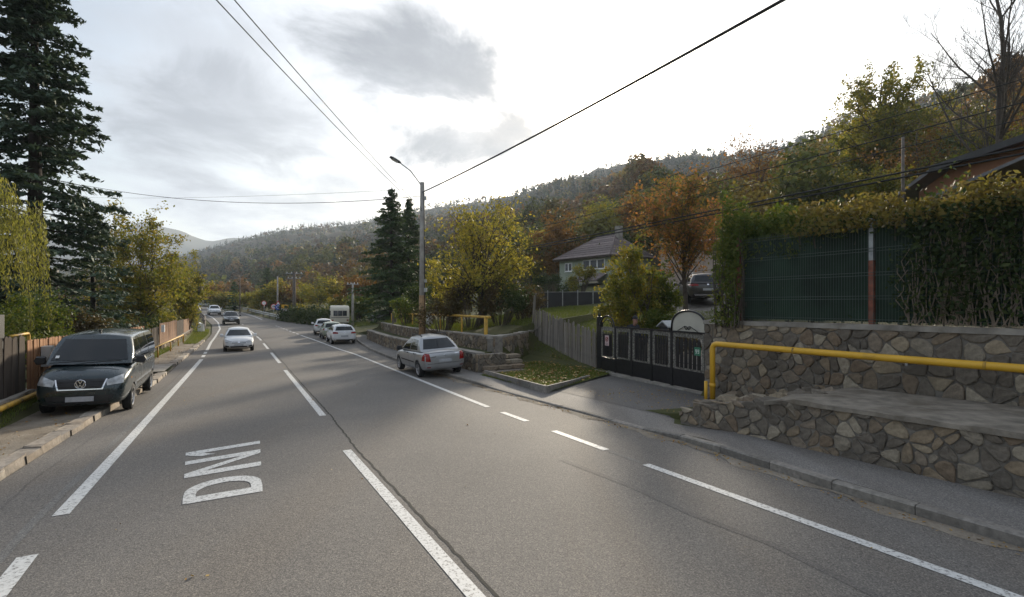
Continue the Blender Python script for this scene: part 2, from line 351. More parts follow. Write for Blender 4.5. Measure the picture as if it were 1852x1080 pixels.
def sec_wall(t, p):
    w = nW(t); k = float(np.interp(t, [5.0, 6.2, 7.4, 8.6], [.80, .60, .34, .14])); return [(nR(t) - .1, p - .06), (w, p + .08), (w + .2, p + .08), (w + .22, p + k), (nU(t) + .15, min(.70, p + k + .05)), (nU(t) + .20, 1.9), (14, 2.1), (20, 3.4), (30, 6.5), (60, 18), (120, 40)]
def sec_gate(t, p): return [(nR(t) - .1, p - .06), (8.9, p + .08), (12.0, p + .12), (12.5, p + .22), (13, .26), (16, .80), (20, 1.45), (24, 1.95), (30, 3.2), (60, 14), (120, 36)]
def sec_pick(t, p): return [(nR(t) - .1, p - .06), (8.6, p + .08), (9, p + .10), (12.8, p + .3), (14, .75), (17, 1.5), (21, 2.1), (30, 3.6), (60, 12), (120, 34)]
def sec_terr(t, p): w = nW(t); return [(nR(t) - .1, p - .06), (w, p + .08), (w + .2, p + .08), (w + .22, p + .82), (w + 1.15, p + .84), (w + 1.17, p + 1.42), (14, 1.5), (20, 2.2), (30, 3.6), (60, 11), (120, 30)]
def sec_far(t, p): return [(nR(t) - .1, p - .06), (nR(t) + .3, p + .04), (nR(t) + 4, p + .35), (nR(t) + 14, p + 1.2), (45, 4.5), (80, 11), (120, 24)]
def sec_left(t, p): e = nL(t); return [(-400, p - 6), (-120, p - 3), (-40, p - .9), (-12, p - .1), (e - 2.2, p + .25), (e - 1.6, p + .25), (e - 1.45, p + .04), (e - .45, p + .05), (e - .3, p + .05), (e - .1, p - .06)]
STN = [(-60, sec_wall), (8.6, sec_wall), (9.8, sec_gate), (15.0, sec_gate), (16.2, sec_pick), (17.9, sec_pick), (18.3, sec_terr), (44, sec_terr), (52, sec_far), (400, sec_far)]
def Zg(t, n):
    p = pz(t, n)
    if n < (nL(t) + nR(t)) / 2:
        s = sec_left(t, p); return float(np.interp(n, [q[0] for q in s], [q[1] for q in s]))
    if 18.3 < t < 22.4 and n > 9.85 + (t - 19) * 1.2:
        s = sec_pick(t, p); return float(np.interp(n, [q[0] for q in s], [q[1] for q in s]))
    if 15.0 < t < 18.3 and n > 8.6:
        s = sec_pick(t, p) if t > 15.6 else sec_gate(t, p); return float(np.interp(n, [q[0] for q in s], [q[1] for q in s]))
    for (a, fa), (b, fb) in zip(STN[:-1], STN[1:]):
        if a <= t <= b or (t < -60 and a == -60) or (t > 400 and b == 400):
            u = min(1, max(0, (t - a) / (b - a))); za = fa(t, p); zb = fb(t, p)
            A = np.interp(n, [q[0] for q in za], [q[1] for q in za]); B = np.interp(n, [q[0] for q in zb], [q[1] for q in zb])
            return float(A * (1 - u) + B * u)
    return p
def zat(x, y): return Zg(*TN((x, y)))
def gp(px, Y):
    x = (px - 926) / F * Y; return Vector((x, Y, max(zat(x, Y), hz(x, Y)) if Y > 37 else zat(x, Y)))

def strip(name, tl, fa, fb, dz, mat, parent=None, nn=6, ground=False):
    P = []
    for t in tl:
        a, b = fa(t), fb(t)
        P.append([W(t, a + (b - a) * k / nn, pz(t, a + (b - a) * k / nn) + dz) for k in range(nn + 1)])
    return obj(name, MB().grid(P), mat, parent, smooth=True, fix=False)
ts = sorted(set([-60, -40, -20, -10] + [round(-6 + .5 * i, 2) for i in range(160)] + [74 + 2 * i for i in range(94)]))
# ground sheet: a fine mesh in road coordinates near by, a wide one out to the horizon
tg = sorted(set([-60, -40, -25, -12] + [round(-8 + .6 * i, 2) for i in range(100)] + [8.6, 9.8, 15, 16.2, 17.9, 18.25, 18.35] + [round(18.4 + .2 * i, 2) for i in range(24)] + [54 + 4 * i for i in range(25)]))
P = []
for t in tg:
    e, r, w = nL(t), nR(t), nW(t)
    ns = sorted([-130, -80, -50, -35, -25, -18, -12, -9, -6] + [e - 2.2, e - 1.6, e - 1.45, e - .45, e - .3, e - .1, (e + r) / 2, r - .1, r + .5, w + .2, w + .22, w + .7, w + 1.15, w + 1.17, nU(t) + .15, nU(t) + .20, 11.75, 12.3, 13, 14, 15, 16, 17, 18.5, 20, 22, 24, 27, 30, 34, 40, 48, 60, 75, 90, 120])
    P.append([W(t, n, Zg(t, n)) for n in ns])
o = tag(obj('ground', MB().grid(P), m_ground, smooth=False, fix=False), kind='structure')
b = MB()
for y0, y1, x0, x1 in ((-1400, 3900, -5600, 5600),): b.grid([[(x0, y0, -7), (x1, y0, -7)], [(x0, y1, -7), (x1, y1, -7)]])
tag(obj('ground_plain', b, m_ground, fix=False), kind='structure')

# ------------------------------------------------------------------ road and its markings
road = tag(strip('road', ts, nL, lambda t: nR(t) - .02, 0.0, m_road, nn=10), kind='structure')
def paint(name, pts, w, dz=.006, mat=None):                            # pts = list of (t, n)
    P = []
    for i, (t, n) in enumerate(pts):
        a = Vector(pts[max(0, i - 1)]); c = Vector(pts[min(len(pts) - 1, i + 1)]); d = (c - a).normalized(); u = Vector((-d.y, d.x)) * (w / 2)
        P.append([W(t + s * u.x, n + s * u.y, pz(t + s * u.x, n + s * u.y) + dz) for s in (1, -1)])
    return obj(name, MB().grid(P), mat or m_line, road, fix=False)
def along(pts, a, b, step=1.0):
    T = [q[0] for q in pts]; N = [q[1] for q in pts]; k = max(2, int((b - a) / step) + 1)
    return [(t, float(np.interp(t, T, N))) for t in np.linspace(a, b, k)]
CL = [(-20, 1.94), (4, 1.94), (9.5, 1.97), (13, 2.13), (24, 2.4), (27.4, 2.5), (37.7, 2.74), (49, 2.9), (64, 2.71), (80, 2.2), (93, 1.5), (110, -.1), (151, -7.8)]
LLn = [(-20, -1.72), (8, -1.72), (12.6, -1.55), (31.6, -.9), (46, -.70), (66, -.10), (80, -.35), (93, -1.1), (103, -2.1), (110, -3.3), (151, -11)]
RL = [(-20, 6.04), (6.2, 6.04), (11.9, 6.09), (19.5, 6.43), (31.3, 6.9), (47.7, 6.75), (68.3, 5.87), (83, 5.3), (93, 4.8), (110, 3.3), (151, -4.4)]
for a, b in ((-14, -6), (-3, 9.5), (12.96, 24), (27.4, 34.5), (38, 43.5), (47, 52.5), (56, 61), (65, 68), (73, 75)): paint('centre_line', along(CL, a, b), .15)
for a, b in ((-12, 7.0), (8.2, 31.6), (33.0, 34.6), (35.6, 37.2), (38.6, 150)): paint('edge_line', along(LLn, a, b), .17)
for a, b in ((-12, 6.2), (7.2, 8.9), (10.0, 11.2), (12.0, 52), (53.2, 54.4), (55.4, 56.6), (57.6, 58.8), (59.8, 61), (62, 63), (64, 65), (66, 67), (68, 69), (84, 150)): paint('edge_line', along(RL, a, b), .15)
paint('worn_edge_line', along([(t, n - .22) for t, n in LLn], 6, 27), .10, .004, m_ghost)
paint('worn_edge_line', along(RL, 6.3, 7.1), .08, .004, m_ghost)
# crack seam right of the centre line
pts = []; rr = random.Random(3)
for t in np.arange(-12, 60, .12): pts.append((float(t), float(np.interp(t, [q[0] for q in CL], [q[1] for q in CL])) + .17 + rr.uniform(-.014, .014)))
paint('seam_crack', pts, .035, .0035, M_plain('seam tar', (.028, .026, .022), .9, var=.5, scale=14, bmp=.6, co='pos'))
pts = [(float(t), nL(float(t)) + .42 + rr.uniform(-.012, .012)) for t in np.arange(4, 60, .15)]
paint('seam_crack', pts, .03, .0035, m_dark)
b = MB()
# filled repair cut crossing the right lane in the foreground
pts = [(7.1, 5.0), (5.5, 5.1), (4.4, 5.05), (3.4, 5.15), (2.2, 5.0)]; paint('tar_repair', pts, .11, .003, m_dark)
# the route number painted along the lane
A0, A1, B0, B1 = G(475, 891), G(470, 798), G(330, 916), G(336, 820)
def LP(s, h):
    p = (A0 * (1 - s) + A1 * s) * (1 - h) + (B0 * (1 - s) + B1 * s) * h; return Vector((p.x, p.y, prof(p.y) + .007))
def letter(quads, name):
    b = MB()
    for q in quads: b.add([LP(*c) for c in q], [tuple(range(len(q)))])
    return obj(name, b, m_line, road, fix=False)
outer = [(.0, .0), (.0, 1.0), (.10, 1.0)] + [(.14 + .18 * math.sin(a), .5 + .5 * math.cos(a)) for a in np.linspace(.25, PI - .25, 12)] + [(.10, 0)]
inner = [(.085, .15), (.085, .85), (.11, .85)] + [(.13 + .11 * math.sin(a), .5 + .35 * math.cos(a)) for a in np.linspace(.25, PI - .25, 12)] + [(.11, .15)]
letter([[outer[i], outer[(i + 1) % 16], inner[(i + 1) % 16], inner[i]] for i in range(16)], 'letter_d')
letter([[(.43, 0), (.43, 1), (.51, 1), (.51, 0)], [(.70, 0), (.70, 1), (.78, 1), (.78, 0)], [(.511, 1), (.511, .74), (.699, 0), (.699, .26)]], 'letter_n')
letter([[(.925, 0), (.925, 1), (1.0, 1), (1.0, 0)], [(.924, 1), (.85, .80), (.85, .62), (.924, .78)]], 'digit_one')

# ------------------------------------------------------------------ right pavement, kerbs, driveway apron
def dropk(t): return float(np.interp(t, [-60, 6.6, 7.6, 14.5, 16.2, 400], [.15, .15, .055, .055, .13, .13]))
tw = [t for t in ts if -20 <= t <= 48]; P = []
for t in tw:
    a, b2 = nR(t) + .13, nW(t) + .12 if not 8.2 < t < 16 else 8.95
    if 48 > t > 46: b2 = nR(t) + .9
    P.append([W(t, a + (b2 - a) * k / 4, pz(t, a + (b2 - a) * k / 4) + dropk(t) - .004 + (.05 * k / 4 if 8 < t < 15.5 else .0)) for k in range(5)])
pave = tag(obj('pavement', MB().grid(P), m_walk, smooth=True, fix=False), kind='structure')
P = []
for t in np.arange(8.4, 15.9, .5):
    t = float(t); far = 11.95 + (t - 9.7) * .12; P.append([W(t, n, pz(t, n) + float(np.interp(n, [8.9, 10, 12.2], [dropk(t) + .05, .15, .20]))) for n in np.linspace(8.9, far, 7)])
tag(obj('driveway_apron', MB().grid(P), m_dark, smooth=True, fix=False), kind='structure')
kr = tag(obj('kerb', MB().grid([[W(t, nR(t) + .02, pz(t, nR(t)) - .05), W(t, nR(t) + .1, pz(t, nR(t)) - .05)] for t in tw]), m_mortar, fix=False), kind='structure')
def kerbstone(t0, t1, fn, h0, h1, w, mat, parent, name='kerb_segment', low=-.08, bev=.02):
    b = MB(); rings = []
    for t, h in ((t0, h0), (t1, h1)):
        n = fn(t); p = pz(t, n)
        rings.append([W(t, n, p + low), W(t, n - .012, p + h - bev), W(t, n + bev, p + h), W(t, n + w, p + h), W(t, n + w, p + low)])
    return obj(name, b.loft(rings), mat, parent)
t = -14.0
while t < 47:
    L = 1.0 if t < 25 else 1.6; jit = random.uniform(-.008, .008)
    kerbstone(t + .006, t + L - .006, nR, dropk(t) + jit, dropk(t + L) + jit + random.uniform(-.006, .006), .13, m_kerb, kr); t += L
# gutter dirt and leaves along the right kerb
P = [[W(t, nR(t) - .02 - (.16 + .1 * math.sin(t * 2.7) + .07 * math.sin(t * 6.1)) * k, pz(t, nR(t)) + .005 + .02 * (1 - k)) for k in (0, 1)] for t in np.arange(-6, 20, .25)]
tag(obj('gutter_soil', MB().grid([[Vector(q) for q in r] for r in P]), m_dirt, fix=False), kind='structure')

# ------------------------------------------------------------------ left verge with single kerb stones
P = []
for t in ts:
    if -20 <= t <= 62: P.append([W(t, nL(t) - .30 - k * (1.25 / 5), pz(t, nL(t)) + .085 + .015 * math.sin(t * 1.7 + k)) for k in range(6)])
tag(obj('verge', MB().grid(P), m_dirt, smooth=True, fix=False), kind='structure')
kl = tag(obj('kerb_row', MB().grid([[W(t, nL(t) - .05, pz(t, nL(t)) - .03), W(t, nL(t) - .3, pz(t, nL(t)) - .03)] for t in tw]), m_dirt, fix=False), kind='structure')
def rock_mesh(name, d, mat, seed, n=2, amp=.16, bev=.14):
    r = random.Random(seed); bm = bmesh.new(); bmesh.ops.create_cube(bm, size=1.0)
    bmesh.ops.bevel(bm, geom=bm.edges[:], offset=bev, segments=1, affect='EDGES')
    for v in bm.verts: v.co = Vector((v.co.x * d[0], v.co.y * d[1], v.co.z * d[2])) + Vector((r.uniform(-1, 1) * d[0], r.uniform(-1, 1) * d[1], r.uniform(-1, 1) * d[2])) * amp * .4
    me = bpy.data.meshes.new(name); bm.to_mesh(me); bm.free(); me.materials.append(mat)
    me.polygons.foreach_set('use_smooth', [False] * len(me.polygons)); return me
kms = [rock_mesh('kerb_stone', (l * 1.08, .30, .22), m_kstone, i, amp=.20, bev=.06) for i, l in enumerate((.62, .72, .5, .8, .66))]
t = 6.0; LB = math.atan2(CT, -ST)
while t < 48:
    L = (.62, .72, .5, .8, .66)[int(t * 7) % 5]
    if not (16.3 < t < 17.2 or 24.5 < t < 28):
        p = W(t + L / 2, nL(t + L / 2) - .17 + random.uniform(-.025, .025), pz(t, nL(t)) + .012 + random.uniform(-.014, .014)); qa, qb = W(t, nL(t)), W(t + L, nL(t + L))
        mobj('kerb_stone', kms[int(t * 7) % 5], kl, p, frame_ab(qa, qb) + random.uniform(-.05, .05))
    t += L + random.uniform(-.02, .03)
b = MB(); P = [[W(t, nL(t) - k, pz(t, nL(t)) + .11 + .04 * (k > 0)) for k in (.08, 1.5)] for t in (24.6, 26, 27.9)]
tag(obj('concrete_ramp', b.grid(P), m_conc, fix=False), kind='structure')

# ------------------------------------------------------------------ hills
HPX = [-900, -200, 100, 270, 340, 430, 520, 640, 760, 900, 1000, 1080, 1150, 1330, 1500, 1700, 1852, 2300, 3200]
R1Y = [480, 480, 478, 470, 456, 428, 408, 400, 376, 352, 318, 296, 280, 260, 220, 165, 120, 70, 60]
R1D = [1400, 1500, 1500, 1500, 1480, 1400, 1320, 1250, 1150, 1000, 900, 820, 750, 650, 560, 450, 380, 280, 200]
R2Y = [535, 530, 525, 518, 508, 498, 480, 452, 428, 402, 372, 345, 345, 335, 292, 205, 140, 100, 90]
R2D = [430, 430, 420, 410, 400, 380, 370, 360, 340, 320, 300, 290, 280, 250, 220, 170, 140, 105, 80]
AZ = [math.atan((p - 926) / F) for p in HPX]
def hz(x, y):
    az = math.atan2(x, y); r = math.hypot(x, y); c = max(.2, math.cos(az))
    y1, d1, y2, d2 = (np.interp(az, AZ, q) for q in (R1Y, R1D, R2Y, R2D))
    z1 = H + (HY - y1) / F * d1 - 12; z2 = max(1.0, H + (HY - y2) / F * d2 - 9); Y = r * c
    foot = np.interp(az, [R(-60), R(-30), R(-10), R(5), R(25), R(50)], [230, 190, 110, 75, 48, 40]); zf = np.interp(az, [R(-60), R(-12), R(5), R(25), R(50)], [-1, .5, 6.5, 8, 9])
    z = np.interp(Y, [20, foot * .8, foot, d2, d2 * 1.25, d1, d1 * 1.35, d1 * 2.2, 6000], [zf - 10, zf - 3, zf, z2, z2 + (z1 - z2) * .10, z1, z1 * .75, z1 * .3, 0])
    k = min(1, max(0, (Y - foot) / 120.0))
    return float(z + k * (5 * math.sin(az * 23 + r * .011) + 3.0 * math.sin(az * 61 + r * .027) + 2.5 * math.sin(r * .05 + az * 17)) * (1 if Y < d1 * 1.2 else .3))
P = []
azs = np.linspace(R(-58), R(56), 170); rs = np.concatenate([np.linspace(36, 320, 60), np.geomspace(330, 3000, 44)])
for r in rs: P.append([Vector((r * math.sin(a), r * math.cos(a), hz(r * math.sin(a), r * math.cos(a)))) for a in azs])
tag(obj('hills', MB().grid(P), m_forestfloor, smooth=True, fix=False), kind='structure')
P = []
for k, fz in ((2150, 0), (2350, .6), (2600, 1), (3000, .5), (3400, 0)):
    P.append([Vector((k * math.tan(a), k, -8 + fz * (np.interp(math.tan(a) * F + 926, [-900, -200, 150, 275, 345, 440, 600, 900], [300, 340, 400, 420, 345, 352, 250, 60]) + 14 * math.sin(a * 40) + 9 * math.sin(a * 97)))) for a in np.linspace(R(-58), R(5), 110)])
m_farhill = groundmat('far woods', [(.03, .035, .02), (.05, .05, .022), (.085, .06, .028)], .012, .08, .9)
tag(obj('far_mountains', MB().grid(P), m_farhill, smooth=True, fix=False), kind='structure')

# forest that reads as one mass: every crown is a cloud of leaf clumps
def cards(C, N, S, asp=.75, rng=RNG):
    n = len(C); u = np.cross(N, rng.normal(size=(n, 3))); u /= np.linalg.norm(u, axis=1)[:, None] + 1e-9
    v = np.cross(N, u); v /= np.linalg.norm(v, axis=1)[:, None] + 1e-9; S = S[:, None]
    return np.stack([C - u * S, C - v * S * asp, C + u * S, C + v * S * asp], 1).reshape(-1, 3)
def quadmesh(name, V, mat, cols=None):
    n = len(V) // 4; me = bpy.data.meshes.new(name); me.vertices.add(n * 4); me.vertices.foreach_set('co', V.astype(np.float32).ravel())
    me.loops.add(n * 4); me.loops.foreach_set('vertex_index', np.arange(n * 4, dtype=np.int32)); me.polygons.add(n)
    me.polygons.foreach_set('loop_start', np.arange(0, n * 4, 4, dtype=np.int32)); me.polygons.foreach_set('loop_total', np.full(n, 4, dtype=np.int32))
    if cols is not None:
        a = me.color_attributes.new('tint', 'FLOAT_COLOR', 'POINT'); c = np.ones((n * 4, 4), np.float32); c[:, :3] = np.repeat(cols, 4, 0); a.data.foreach_set('color', c.ravel())
    me.materials.append(mat); me.update(); me.validate(); return me
m_forest = M_leaf('forest foliage', [], .3, attr='tint')
PAL = 1.3 * np.array([(.055, .07, .018), (.085, .085, .02), (.13, .10, .022), (.15, .075, .018), (.11, .055, .02), (.07, .06, .02), (.16, .12, .03), (.045, .06, .02)])
CON = 1.5 * np.array([(.018, .030, .016), (.022, .034, .02), (.014, .025, .015)])
def hill_forest():
    rng = np.random.default_rng(5); VV = []; CC = []; VC = []; CCC = []
    bands = [(45, 110, 330, 620, .85), (110, 200, 750, 260, .8), (200, 320, 1100, 110, .75), (320, 600, 3000, 38, .75), (600, 1560, 8500, 16, .8)]
    for r0, r1, cnt, K, s in bands:
        a = rng.uniform(R(-52), R(52), cnt); r = np.sqrt(rng.uniform(r0 * r0, r1 * r1, cnt))
        for az, rr_ in zip(a, r):
            c = math.cos(az); Y = rr_ * c; x = rr_ * math.sin(az)
            foot = np.interp(az, [R(-60), R(-30), R(-10), R(5), R(25), R(50)], [230, 190, 110, 75, 48, 40]); d1 = np.interp(az, AZ, R1D); d2 = np.interp(az, AZ, R2D)
            if Y < foot * (1.05 if az < 0 else .86) or Y > d1 * 1.03: continue
            z = hz(x, Y); f = (Y - d2) / max(1, d1 - d2)
            con = rng.random() < (.0 if Y < 150 else .06 if Y < d2 else min(.92, .30 + f * .9))
            if con:
                h = rng.uniform(8, 13); w = h * .25; k = int(K * 1.1); q = rng.random(k) ** .75; ph = rng.uniform(0, 2 * PI, k)
                rad = w * (1 - q * .97) * rng.uniform(.55, 1.15, k); C = np.stack([x + rad * np.cos(ph), Y + rad * np.sin(ph), z + h * (.06 + q * .95)], 1)
                N = np.stack([np.cos(ph) * .6, np.sin(ph) * .6, np.full(k, .8)], 1) + rng.normal(size=(k, 3)) * .25
                VC.append(cards(C, N, (.5 + 1.5 * (1 - q)) * w * .36 * (34 / K) ** .22, .6, rng)); CCC.append(np.repeat(CON[rng.integers(3)][None] * rng.uniform(.7, 1.3), k, 0))
            else:
                h = rng.uniform(7.5, 13.5) * (1 if Y > 120 else .8); w = h * rng.uniform(.30, .46); k = K
                d = rng.normal(size=(k, 3)); d /= np.linalg.norm(d, axis=1)[:, None]; d[:, 2] = np.abs(d[:, 2]) * 1.25 - .35
                lump = 1 + .22 * np.sin(d[:, 0] * 5 + x) * np.cos(d[:, 1] * 6 + Y)
                C = np.array([x, Y, z + h * .52]) + d * np.array([w, w, h * .40]) * (rng.uniform(.55, 1.08, k) * lump)[:, None]
                N = d + rng.normal(size=(k, 3)) * .55
                VV.append(cards(C, N, rng.uniform(.5, 1.1, k) * w * (.085 if K > 500 else .13 if K > 200 else .20 if K > 100 else .34 if K > 20 else .50), .8, rng))
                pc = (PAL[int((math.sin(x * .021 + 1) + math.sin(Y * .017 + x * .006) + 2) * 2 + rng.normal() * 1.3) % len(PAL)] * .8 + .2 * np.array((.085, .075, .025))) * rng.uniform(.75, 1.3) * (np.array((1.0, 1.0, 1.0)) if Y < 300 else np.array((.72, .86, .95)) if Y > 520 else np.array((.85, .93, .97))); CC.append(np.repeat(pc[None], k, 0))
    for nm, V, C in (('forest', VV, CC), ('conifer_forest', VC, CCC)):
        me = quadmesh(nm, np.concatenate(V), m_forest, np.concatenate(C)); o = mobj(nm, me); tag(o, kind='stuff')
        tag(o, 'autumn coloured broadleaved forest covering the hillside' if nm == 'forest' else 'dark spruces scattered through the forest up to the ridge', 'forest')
hill_forest()
# ------------------------------------------------------------------ rubble stone walls, stone by stone
def voronoi(poly, pts, gap):
    out = []
    for i, c in enumerate(pts):
        near = sorted(range(len(pts)), key=lambda j: (pts[j][0] - c[0]) ** 2 + (pts[j][1] - c[1]) ** 2)[1:22]
        P = list(poly)
        for j in near:
            q = pts[j]; m = ((c[0] + q[0]) / 2, (c[1] + q[1]) / 2); d = (q[0] - c[0], q[1] - c[1]); L = math.hypot(*d) or 1e-6; d = (d[0] / L, d[1] / L)
            o = []
            for k in range(len(P)):
                a, b = P[k], P[(k + 1) % len(P)]
                da = (a[0] - m[0]) * d[0] + (a[1] - m[1]) * d[1] + gap; db = (b[0] - m[0]) * d[0] + (b[1] - m[1]) * d[1] + gap
                if da <= 0: o.append(a)
                if (da < 0) != (db < 0): s = da / (da - db); o.append((a[0] + (b[0] - a[0]) * s, a[1] + (b[1] - a[1]) * s))
            P = o
            if len(P) < 3: break
        if len(P) >= 3: out.append(P)
    return out
def stone_shape(P, rng, hmin, hmax):
    c = (sum(p[0] for p in P) / len(P), sum(p[1] for p in P) / len(P)); h = rng.uniform(hmin, hmax); tx, tz = rng.uniform(-.06, .06), rng.uniform(-.06, .06)
    Q = []                                                             # soften the corners
    for k in range(len(P)):
        a, b, d = P[k - 1], P[k], P[(k + 1) % len(P)]
        for f, e in ((.25, a), (.25, d)): Q.append((b[0] + (e[0] - b[0]) * f, b[1] + (e[1] - b[1]) * f))
    if len(Q) > 14: Q = Q[::2] if len(Q) > 20 else Q
    n = len(Q); vs = []
    for s, y in ((1.0, .04), (.98, -h * .55), (.86, -h * .95)):
        vs += [(c[0] + (x - c[0]) * s, y + tx * (x - c[0]) + tz * (z - c[1]) + (rng.uniform(-.008, .008) if s < .9 else 0), c[1] + (z - c[1]) * s) for x, z in Q]
    vs.append((c[0], -h, c[1]))
    fs = [(r * n + k, r * n + (k + 1) % n, (r + 1) * n + (k + 1) % n, (r + 1) * n + k) for r in (0, 1) for k in range(n)] + [(2 * n + k, 2 * n + (k + 1) % n, 3 * n) for k in range(n)]
    return c, vs, fs
def stone_wall(name, label, pa, pb, zbot, ztop, size, single=True, thick=.35, seed=1, hs=(.02, .055), asp=1.5, cap=None, root=None, mat=None):
    """pa -> pb runs to the right as seen from the road; local y points away from the road. zbot/ztop are functions of the local x."""
    a, b = Vector((*pa[:2], 0)), Vector((*pb[:2], 0)); rz = frame_ab(a, b); L = (b - a).length; rng = random.Random(seed); z0 = min(zbot(0), zbot(L))
    w = root or thing(name, label, 'wall', (a.x, a.y, z0), rz)
    pts = []; nz = size / asp; zmax = max(ztop(x) for x in np.linspace(0, L, 20)) - z0; r = 0
    z = nz * .4
    while z < zmax:
        x = (size * .25 if r % 2 else size * .7)
        while x < L:
            zb = zbot(x) - z0; zt = ztop(x) - z0
            zz = z + rng.uniform(-.33, .33) * nz
            if zb - .1 < zz < zt + .05 and rng.random() > .06: pts.append((x + rng.uniform(-.36, .36) * size, zz)); (pts.append((pts[-1][0] + rng.uniform(.3, .5) * size, zz + rng.uniform(-.4, .4) * nz)) if rng.random() < .22 else None)
            x += size * rng.uniform(.75, 1.3)
        z += nz; r += 1
    K = 24; xs = [L * i / K for i in range(K + 1)]
    cells = []
    for P in voronoi([(0, -.3), (L, -.3), (L, zmax + .3), (0, zmax + .3)], pts, .010):
        cx = sum(p[0] for p in P) / len(P); lo = zbot(cx) - z0 - .02; hi = ztop(cx) - z0
        P = [(min(L, max(0, x)), min(hi, max(lo, zz))) for x, zz in P]
        ar = abs(sum(P[k - 1][0] * P[k][1] - P[k][0] * P[k - 1][1] for k in range(len(P)))) / 2
        if ar > .0025: cells.append(P)
    big = MB()
    for P in cells:
        c, vs, fs = stone_shape(P, rng, *hs)
        if single: mobj('stone', MB().add([(x - c[0], y, zz - c[1]) for x, y, zz in vs], fs).mesh('stone', mat or m_stone, False), w, (c[0], 0, c[1]))
        else: big.add(vs, fs)
    if not single: tag(obj('stones', big, mat or m_stone, w, smooth=False), kind='stuff')
    core = MB(); rings = []
    for x in xs: rings.append([(x, .006, zbot(x) - z0 - .25), (x, .006, ztop(x) - z0 - .015), (x, thick, ztop(x) - z0 - .015), (x, thick, zbot(x) - z0 - .25)])
    obj('mortar_core', core.loft(rings), m_mortar, w)
    if cap:
        cm_ = MB(); rr2 = random.Random(seed + 5); rows = []
        for i in range(int(L / .22) + 1):
            x = min(L, i * .22); e = rr2.uniform(-.03, .03); z = ztop(x) - z0
            rows.append([(x, -cap[0] + e, z - .015), (x, -cap[0] + e * .6, z + cap[2] + rr2.uniform(-.01, .008)), (x, cap[1] * .3, z + cap[2] + rr2.uniform(-.008, .012)), (x, cap[1] * .65, z + cap[2] + rr2.uniform(-.008, .012)), (x, cap[1], z + cap[2]), (x, cap[1], z - .015)])
        obj('coping', cm_.loft(rows), cap[3] if len(cap) > 3 else m_conc, w)
    return w
# right: lower wall with its concrete ledge, upper wall carrying the mesh fence
A, B = W(7.9, 8.72), W(-6.0, 8.93); LA = (B - A).length
zb = lambda x: pz(7.9 - x, 8.9) + .13
zt = lambda x: zb(x) + float(np.interp(x, [0, .35, .8, 1.3, 2.1, 2.5, LA], [.22, .38, .48, .62, .70, .79, .82]))
stone_wall('stone_wall', 'low rubble stone wall with wide concrete ledge beside the pavement', A, B, zb, zt, .30, seed=4, hs=(.012, .05), asp=1.6)
LW = bpy.data.objects['stone_wall']
rows = []; rr2 = random.Random(9)
for i in range(46):
    x = 2.0 + i * .26; z = zt(x) - LW.location.z; e = rr2.uniform(-.035, .03)
    back = 2.06 + (x - 2.0) * .0
    rows.append([(x, -.07 + e, z - .03), (x, -.06 + e, z + .045 + rr2.uniform(-.012, .01))] + [(x, back * k / 5, z + .06 + rr2.uniform(-.02, .02) + .02 * k / 5) for k in range(1, 5)] + [(x, back, z + .08), (x, back, z - .1)])
obj('ledge', MB().loft(rows), M_plain('earthy ledge concrete', (.235, .205, .165), .95, var=.4, scale=3.5, bmp=.9, co='pos', dirt=(.13, .105, .075), dirt_at=(.48, .7)), LW)
A2, B2 = W(9.45, 11.35), W(-6.0, 10.92); LA2 = (B2 - A2).length
zb2 = lambda x: float(np.interp(x, [0, 1.2, 3.2, 4.0, LA2], [pz(9, 11) + .05, .05, .45, .62, .80]))
zt2 = lambda x: float(np.interp(x, [0, LA2], [1.98, 2.06]))
UW = stone_wall('stone_wall', 'tall dark rubble stone wall under the green screened mesh fence', A2, B2, zb2, zt2, .36, seed=11, asp=1.6, hs=(.012, .055), cap=(.05, .42, .09))
# loose stones tumbled round the pipe foot at the wall end
rms = [rock_mesh('loose_rock', (s, s * .8, s * .6), m_stone, 40 + i, amp=.25) for i, s in enumerate((.28, .36, .22, .44))]
k = 0; rng = random.Random(5)
rp = tag(thing('rubble_heap', 'heap of loose grey stones banked between wall end and pipe foot', 'rubble', W(7.6, 9.4, pz(7.6, 9.4) + .1)), None)
for i in range(46):
    t, n = rng.uniform(5.4, 8.3), rng.uniform(8.85, 10.9); u = (8.4 - t) / 3; p = W(t, n, Zg(t, max(n, 9.05)) + rng.uniform(.02, .16))
    o = mobj('loose_rock', rms[i % 4], rp, Vector(p) - rp.location); o.rotation_euler = (rng.uniform(-.5, .5), rng.uniform(-.5, .5), rng.uniform(0, 6))
# wedge of soil behind them
P = [[W(t, n, Zg(t, n) + .03) for n in np.linspace(9.0, 11.25, 9)] for t in np.linspace(8.25, 5.4, 12)]
tag(obj('bank', MB().grid(P), m_dirt, smooth=True, fix=False), kind='structure')
# terrace walls beyond the parked saloon
TT = [(18.2, 8.80), (24.5, 9.12), (31, 9.42), (37, 9.9), (42.5, 10.45)]
lw = thing('stone_wall', 'low curved stone wall along the pavement behind the silver saloon', 'wall', W(18.2, 8.8, pz(18.2, 8.8)))
uw = thing('stone_wall', 'set back stone terrace wall below the yellow pipe rail and lamp post', 'wall', W(18.2, 10, pz(18.2, 10) + .8))
def wall_run(rootw, pts, zb, zt, size, seed, cap):
    for i, ((t1, n1), (t0, n0)) in enumerate(zip(pts[:-1], pts[1:])):
        a, b = W(t0, n0), W(t1, n1); rz = frame_ab(a, b); L = (b - a).length
        seg = bpy.data.objects.new('wall_section', None); seg.location = Vector((a.x, a.y, min(zb(t0), zb(t1)))) - rootw.location; seg.rotation_euler = (0, 0, rz); link(seg, rootw)
        f = lambda g: (lambda x: g(t0 + (t1 - t0) * x / L)); stone_wall('', '', a, b, f(zb), f(zt), size, False, seed=seed + i, root=seg, cap=cap)
